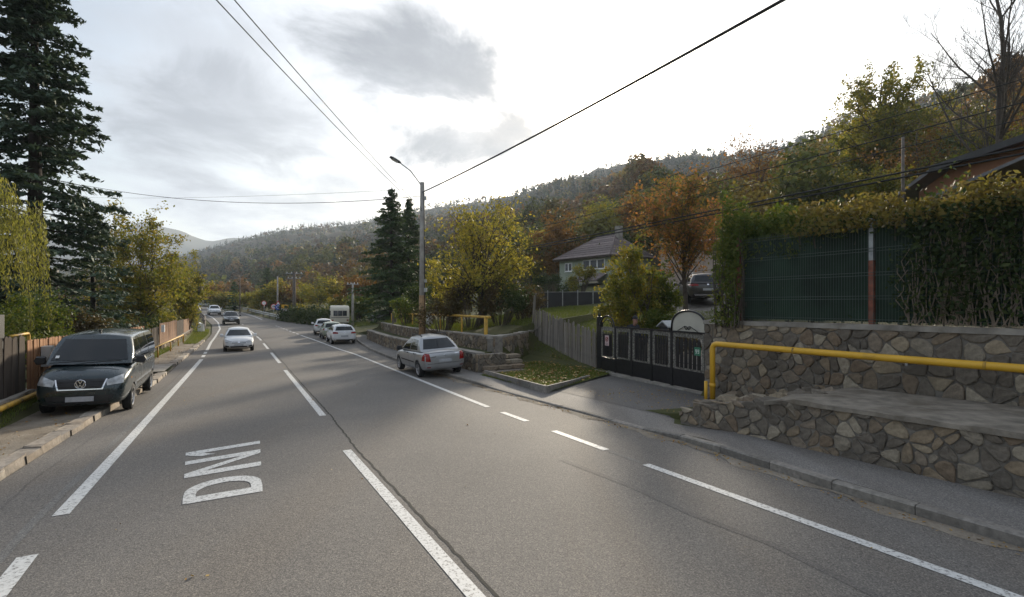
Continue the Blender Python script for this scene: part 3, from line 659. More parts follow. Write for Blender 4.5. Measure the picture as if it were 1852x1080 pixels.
wall_run(lw, TT, lambda t: pz(t, 9.2) + .12, lambda t: pz(t, 9.2) + .84, .30, 50, (.04, .35, .06))
UT = [(15.9, 12.75), (17.4, 11.3), (19.2, 10.15), (24.5, 10.25), (31, 10.55), (37, 11.05), (42.5, 11.6)]
UT = [(19.0, 9.98), (24.5, 10.25), (31, 10.55), (37, 11.05), (42.5, 11.6)]
wall_run(uw, UT, lambda t: pz(t, 10.5) + .80, lambda t: pz(t, 10.5) + 1.46, .30, 70, (.03, .35, .04))
b, a = W(22.3, 13.9), W(19.05, 10.0)                                    # rubble wall turning back to the picket fence
stone_wall('stone_wall', 'rough rubble wall between the yellow pipe end and the picket fence', a, b, lambda x: -.05 + .15 * x / 5, lambda x: 1.05 + .05 * x / 5, .34, False, seed=90, hs=(.03, .09), cap=(.05, .4, .07))
stp = thing('garden_steps', 'broken stone steps climbing beside the low wall end', 'steps', W(17.9, 9.3, pz(18, 9)))
for i in range(4):
    c = W(17.75 + .36 * i, 9.75 + .12 * i, pz(18, 9) + .12 + .17 * i)
    for j in range(3):
        m_ = rock_mesh('step_stone', (.42, .62, .17), m_stone, 200 + i * 3 + j, amp=.09); o = mobj('step_stone', m_, stp, Vector(c) + Vector((CT, ST, 0)) * (.62 * (j - 1)) - stp.location, LB + random.uniform(-.06, .06))
# end pier of the low wall
b = MB(); stone_wall('', '', W(18.25, 8.78), W(18.2, 10.0), lambda x: pz(18, 9) + .1, lambda x: pz(18, 9) + .84, .28, False, seed=120, root=(lambda e: e)(link(bpy.data.objects.new('wall_end', None), lw)))
e = [c for c in lw.children if c.name.startswith('wall_end')][0]; pA, pB = W(18.16, 8.80), W(18.16, 10.02); e.location = Vector((pB.x, pB.y, pz(18, 9) + .1)) - lw.location; e.rotation_euler = (0, 0, frame_ab(pB, pA) + PI); e.location = Vector((pA.x, pA.y, pz(18, 9) + .1)) - lw.location
# grass plot edging
gk = thing('edging_kerb', 'thin concrete edging round the small roadside grass plot', 'kerb', W(14, 8.5, pz(14, 8.5)))
EP = [W(17.4, 8.72), W(12.75, 8.42), W(13.6, 10.1), W(14.25, 11.2)]
for (a, b) in zip(EP[:-1], EP[1:]):
    L = (b - a).length; nseg = max(1, round(L / 1.0))
    for i in range(nseg):
        p, q = a.lerp(b, i / nseg), a.lerp(b, (i + 1) / nseg); zp, zq = (prof(v.y) + .17 for v in (p, q)); d = (q - p).normalized() * .006
        obj('edging_slab', MB().beam((p.x + d.x, p.y + d.y, zp), (q.x - d.x, q.y - d.y, zq), .08, .26), m_kerb, gk, world=True)

# ------------------------------------------------------------------ left retaining wall and board fences
FT = [12, 17.4, 29, 37, 59.5]; FN = [-4.35, -4.3, -3.55, -3.2, -2.55]
def nF(t): return float(np.interp(t, FT, FN))
def fz(t): return pz(t, nF(t)) + .06
def left_wall(t0, t1, h, single, seed, label):
    a, b = W(t0, nF(t0) + .10), W(t1, nF(t1) + .10); L = (b - a).length
    return stone_wall('retaining_wall', label, a, b, lambda x: fz(t0 + (t1 - t0) * x / L), lambda x: fz(t0 + (t1 - t0) * x / L) + h, .30, single, seed=seed, cap=(.02, .4, .04))
left_wall(11, 17.6, .42, True, 21, 'low stone footing wall under the dark weathered boards')
left_wall(17.62, 31.5, .36, False, 22, 'low stone footing wall under the brown fence behind the van')
left_wall(37, 59.4, .45, False, 23, 'long stone footing wall under the farther faded fences')
def board_mesh(w, h, tip, thick=.022, name='fence_board', mat=None, seed=0):
    r = random.Random(seed); p = [(-w / 2, 0), (w / 2, 0), (w / 2, h - tip), (r.uniform(-.15, .15) * w, h), (-w / 2, h - tip * r.uniform(.7, 1.2))]
    return MB().prism(p, -thick / 2, thick / 2).mesh(name, mat)
def board_fence(label, t0, t1, z0f, h, pitch, w, mat, single=True, tip=.03, seed=0, jit=.02, rails=True, dn=0.0):
    a = W(t0, nF(t0) + dn); root = thing('board_fence', label, 'fence', (a.x, a.y, z0f(t0))); rng = random.Random(seed)
    mes = [board_mesh(w * rng.uniform(.9, 1.0), h + rng.uniform(-jit, jit), tip, mat=mat, seed=seed + i) for i in range(7)]
    n = int((t1 - t0) / pitch); bb = MB()
    for i in range(n):
        t = t0 + (i + .5) * pitch; p = W(t, nF(t) + dn, z0f(t)); rz = frame_ab(W(t, nF(t)), W(t + .5, nF(t + .5)))
        if single:
            o = mobj('fence_board', mes[rng.randrange(7)], root, p - root.location, rz); o.rotation_euler = (rng.uniform(-.015, .015), rng.uniform(-.012, .012), rz)
        else: bb.box(p + Vector((0, 0, h / 2 + rng.uniform(-jit, jit))), (w, .022, h), rz)
    if not single: tag(obj('fence_boards', bb, mat, root, world=True), kind='stuff')
    if rails:
        for k in (.25, .78):
            path = [W(t, nF(t) + dn - .05, z0f(t) + h * k) for t in np.linspace(t0, t1, 8)]
            r_ = MB()
            for p, q in zip(path[:-1], path[1:]): r_.beam(p, q, .05, .08)
            obj('rail', r_, m_old, root, world=True)
    return root
board_fence('dark weathered wide board fence at the left picture edge', 12.4, 17.35, lambda t: fz(t) + .40, 1.48, .245, .24, m_old, tip=.05, seed=3, jit=.05)
blk = thing('black_panel', 'black boarded panel rising behind the weathered fence', 'panel', W(12, -4.9, fz(12) + .2))
for i in range(8): obj('panel_board', MB().box(W(13.0 + i * .6, -4.75, fz(14) + 1.35), (.59, .03, 1.95), LB), m_blackf, blk, world=True)
board_fence('orange brown board fence running behind the parked van', 17.45, 32.0, lambda t: fz(t) + .33, 1.40, .125, .118, m_plank, seed=9, tip=.035)
board_fence('short dark plank gate section between two brown fences', 32.1, 36.6, lambda t: fz(t) + .05, 1.5, .16, .15, m_old, seed=12)
board_fence('reddish brown board fence with yellow pipe at its foot', 37.0, 46.2, lambda t: fz(t) + .42, 1.35, .13, .122, m_plank2, seed=15)
board_fence('faded dark board fence beyond the reddish fence', 46.3, 51.5, lambda t: fz(t) + .42, 1.25, .13, .122, m_old, single=False, seed=16)
board_fence('farthest brown board fence ending at green gate posts', 51.6, 59.0, lambda t: fz(t) + .40, 1.2, .14, .13, m_plank2, single=False, seed=17)
gg = thing('green_gate', 'narrow green metal gate posts at the far fence end', 'gate', W(59.6, -2.6, fz(59)))
for dn in (0, -.9): obj('gate_post', MB().box((W(59.6, -2.55 + dn, fz(59) + .95)), (.14, .14, 1.9), LB), M_plain('green gate paint', (.05, .16, .06), .5), gg, world=True)
obj('gate_leaf', MB().box(W(59.6, -3.0, fz(59) + .9), (.05, .76, 1.5), LB), bpy.data.materials['green gate paint'], gg, world=True)
ws = mobj('white_boulder', rock_mesh('white_boulder', (.9, .55, 1.0), m_white, 77, amp=.3), None, W(60.4, -1.75, fz(60) + .42), LB); tag(ws, 'white painted upright stone at the far fence end', 'stone')
cab = thing('meter_cabinet', 'grey wall cabinet on the brown fence beside the van', 'cabinet', W(18.35, nF(18.3) + .14, fz(18) + .98), LB)
obj('case', MB().box((0, .0, .26), (.34, .2, .54)), m_box, cab); obj('door_panel', MB().box((0, -.104, .26), (.29, .012, .47)), m_box, cab); obj('sticker', MB().box((.05, -.112, .36), (.06, .005, .07)), m_yellow2, cab)
tag(mobj('letter_box', MB().box((0, 0, 0), (.3, .16, .42)).mesh('letter_box', m_white), None, W(36.8, nF(36.8) + .2, fz(36.8) + 1.45), LB), 'small white box on a post between the plank gate and reddish fence', 'letter box')

# ------------------------------------------------------------------ yellow gas pipes
def bent(pts, r=.18, k=5):
    out = [Vector(pts[0])]
    for a, b, c in zip(pts[:-2], pts[1:-1], pts[2:]):
        a, b, c = Vector(a), Vector(b), Vector(c); p = b + (a - b).normalized() * r; q = b + (c - b).normalized() * r
        for i in range(k + 1): s = i / k; out.append(p * (1 - s) ** 2 + b * 2 * s * (1 - s) + q * s * s)
    return out + [Vector(pts[-1])]
pn = lambda t: float(np.interp(t, [-6, 3, 9.4], [10.70, 10.74, 11.1]))
pp = thing('gas_pipe', 'thick yellow gas pipe running along the tall stone wall', 'pipe', W(8.9, pn(8.9), .05))
fx = G(1298, 724, .45)
foot = W(8.75, 10.8, .0)
path = [foot + Vector((0, 0, .05)), foot + Vector((0, 0, 1.50)), W(5, 10.72, 1.50), W(-6, 10.62, 1.54)]
obj('pipe_run', MB().tube(bent(path, .17, 6), .068, 14), m_yellow, pp, smooth=True, world=True)
obj('stub_pipe', MB().tube([foot + Vector((-.16, .02, .0)), foot + Vector((-.16, .02, .55))], .04, 10), m_yellow, pp, smooth=True, world=True)
obj('pipe_collar', MB().tube([foot + Vector((0, 0, .40)), foot + Vector((0, 0, .5))], .078, 14), m_yellow, pp, smooth=True, world=True)
for t in (6.6, 3.4, 0.3): q_ = W(t, float(np.interp(t, [-6, 5, 8.75], [10.62, 10.72, 10.8])), 1.50 + (5 - t) * .0036); obj('weld_joint', MB().tube([q_ - W(.02, 0), q_ + W(.02, 0)], .073, 14), m_yellow2, pp, smooth=True, world=True)
for t in (4.5, -1.0): obj('bracket', MB().beam(W(t, 10.70, 1.42), W(t, 11.02, 1.42), .04, .05), m_galv, pp, world=True)
pr = thing('pipe_rail', 'weathered yellow pipe rail on posts above the terrace wall', 'pipe', W(20.4, 10.2, .6))
R0, R1 = W(20.4, 10.25, 1.92), W(40.5, 11.9, 1.72); zs = W(20.4, 10.25, .6)
mid = [R0.lerp(R1, k) + Vector((0, 0, .04 * math.sin(k * PI))) for k in np.linspace(0, 1, 9)]
obj('pipe_run', MB().tube([R0 + (R0 - R1).normalized() * .5] + mid, .058, 10), m_yellow2, pr, smooth=True, world=True)
obj('end_post', MB().tube([zs, zs + Vector((0, 0, 1.33))], .085, 10), m_yellow2, pr, smooth=True, world=True)
for k in (.16, .34, .66, .82, 1.0):
    p = R0.lerp(R1, k); obj('post', MB().tube([Vector((p.x, p.y, zat(p.x, p.y) - .05)), p], .045, 8), m_yellow2, pr, smooth=True, world=True)
q0, q1 = W(37, 12.2, 2.15), W(41, 12.6, 2.1)
obj('upper_pipe', MB().tube([q1 - Vector((0, 0, .9)), q1, q0, q0 - Vector((0, 0, .6))], .04, 8), m_yellow2, pr, smooth=True, world=True)
lp = thing('gas_pipe', 'yellow gas pipe lying along the left footing wall to the van', 'pipe', W(12, nF(12) + .25, fz(12) + .3))
zf_ = lambda t: fz(t) + .36
obj('pipe_run', MB().tube([W(t, nF(t) + .22, zf_(t)) for t in np.linspace(6, 22, 12)], .062, 12), m_yellow2, lp, smooth=True, world=True)
obj('riser', MB().tube([W(18.15, nF(18) + .22, zf_(18)), W(18.15, nF(18) + .22, zf_(18) + .34)], .05, 10), m_yellow2, lp, smooth=True, world=True)
obj('branch', MB().tube([W(18.15, nF(18) + .22, zf_(18) + .2), W(17.5, nF(18) + .2, zf_(18) + .2)], .028, 8), m_yellow2, lp, smooth=True, world=True)
hp = thing('gas_pipe', 'short yellow pipe end showing above the brown fence corner', 'pipe', W(17, -4.7, fz(17)))
obj('pipe_run', MB().tube(bent([W(17.2, -4.55, fz(17) + 1.83), W(18.6, -4.55, fz(17) + 1.84), W(18.6, -4.55, fz(17) + .2)], .1, 4), .038, 8), m_yellow2, hp, smooth=True, world=True)
fp = thing('gas_pipe', 'yellow pipe on short legs at the foot of the reddish fence', 'pipe', W(40, nF(40) + .5, fz(40)))
obj('pipe_run', MB().tube(bent([W(46, nF(46) + .45, fz(46)), W(46, nF(46) + .45, fz(46) + .62), W(30, nF(30) + .45, fz(30) + .58)], .12, 4), .05, 8), m_yellow2, fp, smooth=True, world=True)
for t in (42.5, 38, 33): obj('leg', MB().tube([W(t, nF(t) + .45, fz(t)), W(t, nF(t) + .45, fz(t) + .58)], .04, 8), m_yellow2, fp, smooth=True, world=True)

# ------------------------------------------------------------------ gate, picket fence
GA, GB = W(15.35, 12.62), W(9.75, 11.86); GL = (GB - GA).length; grz = frame_ab(GA, GB)
gate = thing('metal_gate', 'black ornamental driveway gate with arched frosted panel at its right end', 'gate', (GA.x, GA.y, -.08), grz)
def gz(x): return .04 * (1 - x / GL) * 0
GH = 1.66; sec = [.0, 1.02, 2.02, 3.12, 4.12, GL - .06]
m_fil = M_plain('cast filigree', (.20, .19, .165), .6, .3, var=.8, scale=22, bmp=.9); m_frost = M_plain('frosted panel', (.50, .48, .41), .35, var=.12, scale=2, bmp=.05)
obj('sill', MB().box((GL / 2, .0, -.02), (GL + .3, .35, .18)), m_conc, gate)
for x in sec: obj('gate_post', MB().box((x, .02, GH / 2 + .08), (.10 if 0 < x < GL - .1 else .14, .10, GH)), m_black, gate)
obj('gate_post', MB().box((-.16, .05, 1.05), (.16, .16, 2.1)), m_black, gate)
obj('top_rail', MB().box((GL / 2 + .5, -.035, GH + .09), (GL - 1.0, .05, .05)), m_black, gate)
for i in range(5):
    x0, x1 = sec[i] + .06, sec[i + 1] - .06; w = x1 - x0; lowz = .52 if i else .48
    obj('kick_plate', MB().box(((x0 + x1) / 2, .0, .10 + lowz / 2), (w, .03, lowz)), m_black, gate)
    fr = MB(); fw = .10
    for c, d in (((x0 + fw / 2, -.005, (lowz + GH) / 2 + .08), (fw, .02, GH - lowz - .06)), ((x1 - fw / 2, -.005, (lowz + GH) / 2 + .08), (fw, .02, GH - lowz - .06)), (((x0 + x1) / 2, -.007, lowz + .14), (w - 2 * fw, .02, .07)), (((x0 + x1) / 2, -.007, GH - .0), (w - 2 * fw, .02, .14))): fr.box(c, d)
    obj('filigree_border', fr, m_fil, gate)
    ns_ = 6 if i in (0, 4) else 5; sw = (w - 2 * fw - .06) / ns_; slat = MB().prism([(-sw * .36, 0), (sw * .36, 0), (sw * .36, .80), (0, .90), (-sw * .36, .80)], -.01, .01).mesh('slat', m_black)
    for j in range(ns_): mobj('slat', slat, gate, (x0 + fw + .03 + sw * (j + .5), -.02, lowz + .16))
    for zz in (lowz + .30, lowz + .82): obj('cross_bar', MB().box(((x0 + x1) / 2, .003, zz), (w, .016, .022)), m_black, gate)
def arch(x0, x1, z, h, r, name, n=18, flat=1.0):
    pts = [(x0 + (x1 - x0) * (1 - math.cos(a)) / 2, -.03, z + h * math.sin(a) ** flat) for a in np.linspace(0, PI, n)]
    obj(name, MB().tube(pts, r, 8), m_black, gate, smooth=True); return pts
pts = arch(sec[4] + .02, sec[5] - .0, GH + .1, .62, .032, 'arch', flat=.62)
obj('frosted_panel', MB().prism([(p[0], p[2]) for p in pts], -.02, -.004), m_frost, gate)
for sgn in (-1, 1):
    cx = (sec[4] + sec[5]) / 2; sp = [(cx + sgn * (.06 + .07 * (1 - k / 14) * math.cos(k * .62)), -.045, GH + .2 + .07 * (1 - k / 14) * math.sin(k * .62)) for k in range(14)]
    obj('scroll', MB().tube(sp, .011, 6), m_black, gate, smooth=True); obj('scroll', MB().tube([(cx + sgn * .1, -.045, GH + .27), (cx + sgn * .42, -.045, GH + .12)], .010, 6), m_black, gate, smooth=True)
arch(.05, .98, GH + .06, .42, .028, 'arch'); pts = arch(.18, .86, GH + .06, .28, .016, 'arch')
for x in (-.22, -.12, .02): obj('finial', MB().lathe([(.02, 0), (.03, .1), (.012, .2), (.0, .28)], 8, Matrix.Translation((x, .05, 2.05 if x < 0 else GH + .1))), m_black, gate)
obj('notice', MB().box((.52, -.05, 1.22), (.26, .008, .38)), M_plain('notice sheet', (.62, .46, .46), .6, var=.12, scale=8, bmp=0), gate)
for k in range(12):
    a = k * PI / 6; nx = .52 + .07 * math.cos(a); 
b = MB().tube([(.52 + .08 * math.cos(a), -.056, 1.27 + .08 * math.sin(a)) for a in np.linspace(0, 2 * PI, 16)], .012, 5); b.beam((.47, -.056, 1.22), (.57, -.056, 1.32), .02); obj('notice_symbol', b, m_red, gate)
for k in range(3): obj('notice_line', MB().box((.52, -.056, 1.13 - .03 * k), (.16, .004, .010)), m_blackp, gate)
nplate = obj('number_plate', MB().box((5.28, -.05, 1.22), (.24, .012, .24)), M_plain('green plate', (.05, .22, .13), .4, var=.1, bmp=0), gate)
for k, xx in enumerate((5.235, 5.325)):
    b = MB(); 
    for zz in (1.17, 1.22, 1.27): b.box((xx, -.06, zz), (.055, .005, .013))
    b.box((xx + .022, -.06, 1.22), (.013, .006, .11)); b.box((xx - .022, -.06, 1.245), (.012, .006, .05)); obj('digit', b, m_white, gate)
# small peaked roof of a letter box just behind the gate
lbx = thing('letter_box', 'small peaked letter box showing over the gate', 'letter box', W(12.4, 12.75, .0), grz)
obj('post', MB().box((0, .25, .8), (.08, .08, 1.6)), m_wood, lbx); obj('case', MB().box((0, .25, 1.62), (.42, .25, .24)), m_blackp, lbx); obj('roof', MB().prism([(-.30, 1.72), (0, 1.90), (.30, 1.72), (.30, 1.76), (0, 1.95), (-.30, 1.76)], .05, .45), m_box, lbx)
gp_ = tag(stone_wall('gate_pier', 'rough stone gate pier between the gate and yellow pipe', W(9.75, 11.88) + Vector((.02, -.02, 0)), W(9.15, 11.3), lambda x: -.1, lambda x: 1.95, .3, False, seed=130, thick=.5, cap=(.03, .52, .08)), None, 'pier')
PA, PB = W(22.7, 14.1), W(15.75, 12.7); PL = (PB - PA).length; prz = frame_ab(PA, PB)
pick_f = thing('picket_fence', 'leaning silver grey picket fence beside the gate', 'fence', (PA.x, PA.y, -.05), prz)
pms = [board_mesh(.10 + .014 * (i % 3), 1.5 + .05 * (i % 4), .04 if i % 2 else .01, .025, 'picket', m_grey, i) for i in range(6)]
i = 0; x = .05
while x < PL:
    base = zat(*(PA.lerp(PB, x / PL)).xy) - .06; lean = float(np.interp(x, [0, 1.5, 3, PL], [.16, .10, .03, .0])) + random.uniform(-.025, .025)
    o = mobj('picket', pms[random.randrange(6)], pick_f, (x, random.uniform(-.012, .012), base + .05 + random.uniform(-.03, .03))); o.rotation_euler = (random.uniform(-.03, .03), lean, 0); x += random.uniform(.112, .135); i += 1
for zz in (.45, 1.15): obj('rail', MB().beam((0.1, .05, zz + .15), (PL, .05, zz + .05), .05, .08), m_grey, pick_f)
for x in (.0, 2.4, 4.8, PL): obj('post', MB().box((x, .11, .75), (.11, .11, 1.6)), m_old if x == 0 else m_grey, pick_f)
obj('brace', MB().beam((-.1, -.06, 1.05), (1.3, -.06, 1.45), .04, .09), m_grey, pick_f)
BA, BB = gp(938, 36.5), gp(1100, 35.0)
bfz = thing('panel_fence', 'black sheet fence at the top of the lawn below the green house', 'fence', BA, frame_ab(BA, BB)); BL = (BB - BA).length
for k in range(6):
    x0 = BL * k / 6; obj('panel', MB().box((x0 + BL / 12, 0, .62), (BL / 6 - .02, .03, 1.36)), m_blackf, bfz); obj('post', MB().box((x0, -.04, .7), (.06, .06, 1.5)), m_galv, bfz)
obj('top_rail', MB().box((BL / 2, 0, 1.32), (BL, .05, .03)), m_galv, bfz)

# ------------------------------------------------------------------ mesh fence on the tall wall with shade cloth
mf = thing('mesh_fence', 'green wire mesh fence with dark shade cloth on the tall wall', 'fence', (A2.x, A2.y, 2.1), frame_ab(A2, B2))
def lx(px, n=11.1):                                                     # local x on the tall wall seen at a photo column
    best = min(np.linspace(0, LA2, 1200), key=lambda s: abs((lambda q: q.x / q.y * F + 926 - px)(A2.lerp(B2, s / LA2)))); return float(best)
xp = [lx(1334), lx(1574), lx(1574) + (lx(1574) - lx(1334)) * .95]; xp.append(xp[2] + 2.6); xp.append(min(LA2 - .1, xp[3] + 2.6)); FH = 2.05
for i, x in enumerate(xp):
    obj('post', MB().box((x, .06, .62), (.085, .085, 1.3)), m_rust, mf); obj('post_top', MB().box((x, .06, 1.27 + .42), (.08, .08, .84)), m_galv if i != 0 else m_rust, mf)
for x0, x1 in zip(xp[:-1], xp[1:]):
    b = MB(); k = int((x1 - x0) / .055)
    for j in range(1, k): x = x0 + (x1 - x0) * j / k; b.box((x, .0, FH / 2), (.0042, .0042, FH))
    for zz in (.03, .09, .5, .56, .97, 1.03, 1.45, 1.51, 1.92, 1.98): b.box(((x0 + x1) / 2, -.006, zz), (x1 - x0, .007, .010))
    tag(obj('wire_panel', b, m_wire, mf, fix=False), kind='stuff')
    P = [[(x0 + (x1 - x0) * i / 14, .125 + .018 * math.sin(i * 1.9 + j * 1.3) + .01 * math.sin(i * .7 + j * 3.1), .04 + 1.88 * j / 9) for j in range(10)] for i in range(15)]
    obj('shade_cloth', MB().grid(P), m_screen, mf, smooth=True, fix=False)

# ------------------------------------------------------------------ poles, lamp, wires
def pole(px, Y, top_y, w0, w1, mat, label, cat='pole', name='utility_pole', base=None, group=None, arms=(), square=False):
    p = base or gp(px, Y); zt_ = H + (HY - top_y) / F * p.y; o = thing(name, label, cat, p, 0, group); h = zt_ - p.z
    if square: rings = [[(a * w, b_ * w, z) for a, b_ in ((-1, -1), (1, -1), (1, 1), (-1, 1))] for z, w in ((-.3, w0), (h, w1))]; obj('shaft', MB().loft(rings), mat, o)
    else: obj('shaft', MB().tube([(0, 0, -.3), (0, 0, h * .5), (0, 0, h)], [w0, (w0 + w1) / 2, w1], 12), mat, o, smooth=True)
    for zz, L, rz in arms:
        obj('crossarm', MB().box((0, 0, h - zz), (L, .09, .09), rz), m_galv, o)
        for s in (-.42, -.15, .15, .42): obj('insulator', MB().lathe([(.0, .0), (.05, .0), (.06, .06), (.03, .1), (.045, .15), (0, .2)], 8, Matrix.Translation((s * L * math.cos(rz), s * L * math.sin(rz), h - zz + .04))), m_white, o)
    return o, h
PB_ = W(27.2, 9.72, pz(27, 9.7) + .82)
lampo, lh = pole(0, 0, 330, .19, .12, m_post, 'concrete street lamp pole rising behind the silver saloon', 'street lamp', 'street_lamp', base=PB_)
obj('stained_base', MB().tube([(0, 0, -.05), (0, 0, 1.5), (0, 0, 2.6)], [.196, .19, .178], 12), m_postb, lampo, smooth=True)
ad_ = Vector((-.83, -.55, 0)).normalized()
obj('lamp_arm', MB().tube([(0, 0, lh - .35), tuple(ad_ * .12 + Vector((0, 0, lh - .1))), tuple(ad_ * .7 + Vector((0, 0, lh + .55))), tuple(ad_ * 1.35 + Vector((0, 0, lh + .92)))], .032, 8), m_galv, lampo, smooth=True)
hd = MB(); D = (ad_ + Vector((0, 0, .42))).normalized(); S0 = ad_ * 1.25 + Vector((0, 0, lh + .88)); sd = D.cross(Vector((0, 0, 1))).normalized(); up = sd.cross(D)
hd.loft([[S0 + D * x + sd * (w * a) + up * (hh * c) for a, c in ((-1, -.4), (-.7, .6), (.7, .6), (1, -.4))] for x, w, hh in ((0, .05, .05), (.12, .12, .09), (.5, .14, .09), (.66, .09, .05))])
lhd = obj('lamp_head', hd, m_blackp, lampo); obj('lamp_glass', MB().loft([[S0 + D * x + sd * (w * a) - up * .055 + up * (c * .02) for a, c in ((-1, -1), (1, -1), (1, 1), (-1, 1))] for x, w in ((.18, .09), (.5, .1))]), m_frost, lhd)
for k, (zz, s) in enumerate(((2.9, .16), (3.4, .12), (lh - .9, .14))): obj('clamp_box', MB().box((.2, -.12, zz), (s, s, s * 1.4)), m_box, lampo)
obj('riser_cable', MB().tube([(.16, -.1, .5), (.15, -.1, lh * .6), (.12, -.08, lh - .6)], .025, 6), m_cable, lampo, smooth=True)
cb = thing('meter_cabinet', 'small grey cabinet on the bank beside the lamp pole', 'cabinet', W(29.5, 11.0, zat(*W(29.5, 11.0).xy)))
obj('case', MB().box((0, 0, .62), (.52, .26, .68), grz), m_box, cb); obj('stand', MB().box((0, 0, .14), (.12, .12, .5), grz), m_galv, cb); obj('door_panel', MB().box((-.07, -.12, .62), (.44, .02, .6), grz), m_box, cb)
pole(303, 50, 450, .13, .09, m_post, 'slim pale concrete pole standing among the left roadside trees')
p2, h2 = pole(311, 54, 468, .16, .13, m_wood, 'dark timber pole with a stork nest among left trees'); obj('nest', MB().lathe([(.0, 0), (.35, .02), (.62, .3), (.66, .5), (.3, .62), (0, .62)], 14, Matrix.Translation((0, 0, h2 - .1))), m_wood, p2)
pole(502, 84, 500, .15, .1, m_post, 'thin concrete pole rising behind the road signs')
p3, h3 = pole(532, 72, 492, .26, .2, m_wood, 'thick timber pole with crossarm above the overgrown hedge', arms=((.2, 2.2, .3), (.9, 1.8, .3)))
p4, h4 = pole(638, 60, 512, .17, .12, m_post, 'grey concrete pole right behind the parked caravan', arms=((.15, 1.3, .3),))
pole(1633, 24, 248, .08, .06, m_wood, 'thin timber pole with white cap beside the dark roofed house')
pole(434, 95, 497, .11, .08, m_wood, 'distant thin dark pole left of the bridge trees')
def wire(label, a, b, sag, r, n=28, hang=(), name='overhead_wire', group=None):
    a, b = Vector(a), Vector(b); pts = [a.lerp(b, k / n) - Vector((0, 0, sag * 4 * (k / n) * (1 - k / n))) for k in range(n + 1)]; b_ = MB().tube(pts, r, 6)
    o = obj(name, b_, m_cable, smooth=True); return tag(o, label, 'wire', group)
PT = PB_ + Vector((0, 0, lh))
wire('thick twisted cable from the lamp pole to the top right', PT - Vector((0, 0, .55)), (14.4, -8.5, 8.4), .45, .032, 60)
wire('upper of two thin wires from the lamp pole to the top left', PT - Vector((0, 0, 1.5)), (-5.3, -12, 9.6), .5, .012)
wire('lower of two thin wires from the lamp pole to the top left', PT - Vector((0, 0, 1.6)), (-5.95, -12, 9.9), .62, .012)
wire('sagging cable crossing the road from the lamp pole to the left spruce', PT - Vector((0, 0, .75)), at(150, 335, 34), .75, .016)
wire('faint wire crossing the road above the sagging cable', PT - Vector((0, 0, .35)), at(100, 355, 60), .35, .008)
def parallel(label, Y0, py, r, t0=-26, t1=75, sag=.5, drop=0.0):
    p = at(1852, py, Y0); t, n = TN(p); return wire(label, W(t0, n, p.z + drop), W(t1, n + 1.0, p.z - .3), sag, r, 60)
parallel('topmost thin wire with tags above the right hedge', 13.5, 100, .014)
parallel('second thin wire slanting over the right hillside', 13.2, 142, .018)
parallel('third thin wire slanting over the right hillside', 13.0, 172, .014)
parallel('upper of the two thick cables above the right hedge', 12.0, 222, .028)
parallel('lower of the two thick cables above the right hedge', 12.0, 233, .028)
parallel('low thin wire just above the mesh fence', 10.8, 420, .008, sag=.2)
ph = p3.location + Vector((0, 0, h3)); pq = p4.location + Vector((0, 0, h4))
for k, (z, lab) in enumerate(((-.0, 'top pale wire from the crossarm pole to the caravan pole'), (-.35, 'middle pale wire from the crossarm pole to the caravan pole'), (-.8, 'lowest pale wire from the crossarm pole to the caravan pole'))): o = wire(lab, ph + Vector((.4, 0, z)), pq + Vector((0, 0, -.1 - .15 * k)), .5, .02)
wire('long low wire from the nest pole towards the crossarm pole', p2.location + Vector((0, 0, h2 - 1.0)), ph + Vector((0, 0, -.2)), .8, .018)
wire('dark wire from the crossarm pole up to the lamp pole', ph, PT - Vector((0, 0, 2.2)), .8, .013)
# ------------------------------------------------------------------ plants
def leaf_obj(name, C, size, mat, parent, origin, seed, asp=.55, up=0.0, kind=None):
    rng = np.random.default_rng(seed); C = np.asarray(C, float); N = rng.normal(size=C.shape); N[:, 2] += up
    V = cards(C - np.array(origin), N, size * rng.uniform(.6, 1.35, len(C)), asp, rng); o = mobj(name, quadmesh(name, V, mat), parent)
    return o
GREEN = M_leaf('green leaves', [(0.046, 0.078, 0.018), (0.078, 0.117, 0.026), (0.130, 0.156, 0.036), (0.208, 0.195, 0.039)])
YELLOW = M_leaf('yellow leaves', [(0.109, 0.116, 0.028), (0.202, 0.194, 0.039), (0.341, 0.287, 0.054), (0.465, 0.364, 0.070)], .42)
GOLD = M_leaf('golden green leaves', [(0.072, 0.102, 0.020), (0.145, 0.160, 0.029), (0.246, 0.217, 0.041), (0.319, 0.203, 0.036)], .45)
ORANGE = M_leaf('orange leaves', [(.085, .10, .03), (.15, .12, .04), (.28, .135, .055), (.42, .18, .08)], .42)
RUST = M_leaf('rust leaves', [(0.078, 0.052, 0.021), (0.143, 0.078, 0.026), (0.221, 0.111, 0.031), (0.156, 0.117, 0.039)], .4)
BROWN = M_leaf('brown shrub leaves', [(0.046, 0.034, 0.021), (0.078, 0.058, 0.031), (0.111, 0.085, 0.039), (0.091, 0.098, 0.031)], .3)
DARKG = M_leaf('dark green leaves', [(0.021, 0.036, 0.016), (0.036, 0.058, 0.021), (0.058, 0.085, 0.026), (0.104, 0.117, 0.036)], .3)
WILLOW = M_leaf('willow leaves', [(0.130, 0.143, 0.033), (0.208, 0.215, 0.052), (0.286, 0.286, 0.078), (0.351, 0.312, 0.078)], .45)
NEEDLE = M_leaf('spruce needles', [(0.035, 0.060, 0.042), (0.057, 0.092, 0.060), (0.086, 0.127, 0.086), (0.113, 0.152, 0.108)], .12)
NEEDLE2 = M_leaf('green spruce needles', [(0.035, 0.066, 0.031), (0.057, 0.101, 0.042), (0.090, 0.140, 0.051), (0.127, 0.152, 0.057)], .15)
GRASS = M_leaf('grass blades', [(0.065, 0.098, 0.019), (0.111, 0.156, 0.029), (0.169, 0.195, 0.039), (0.221, 0.195, 0.058)], .35)
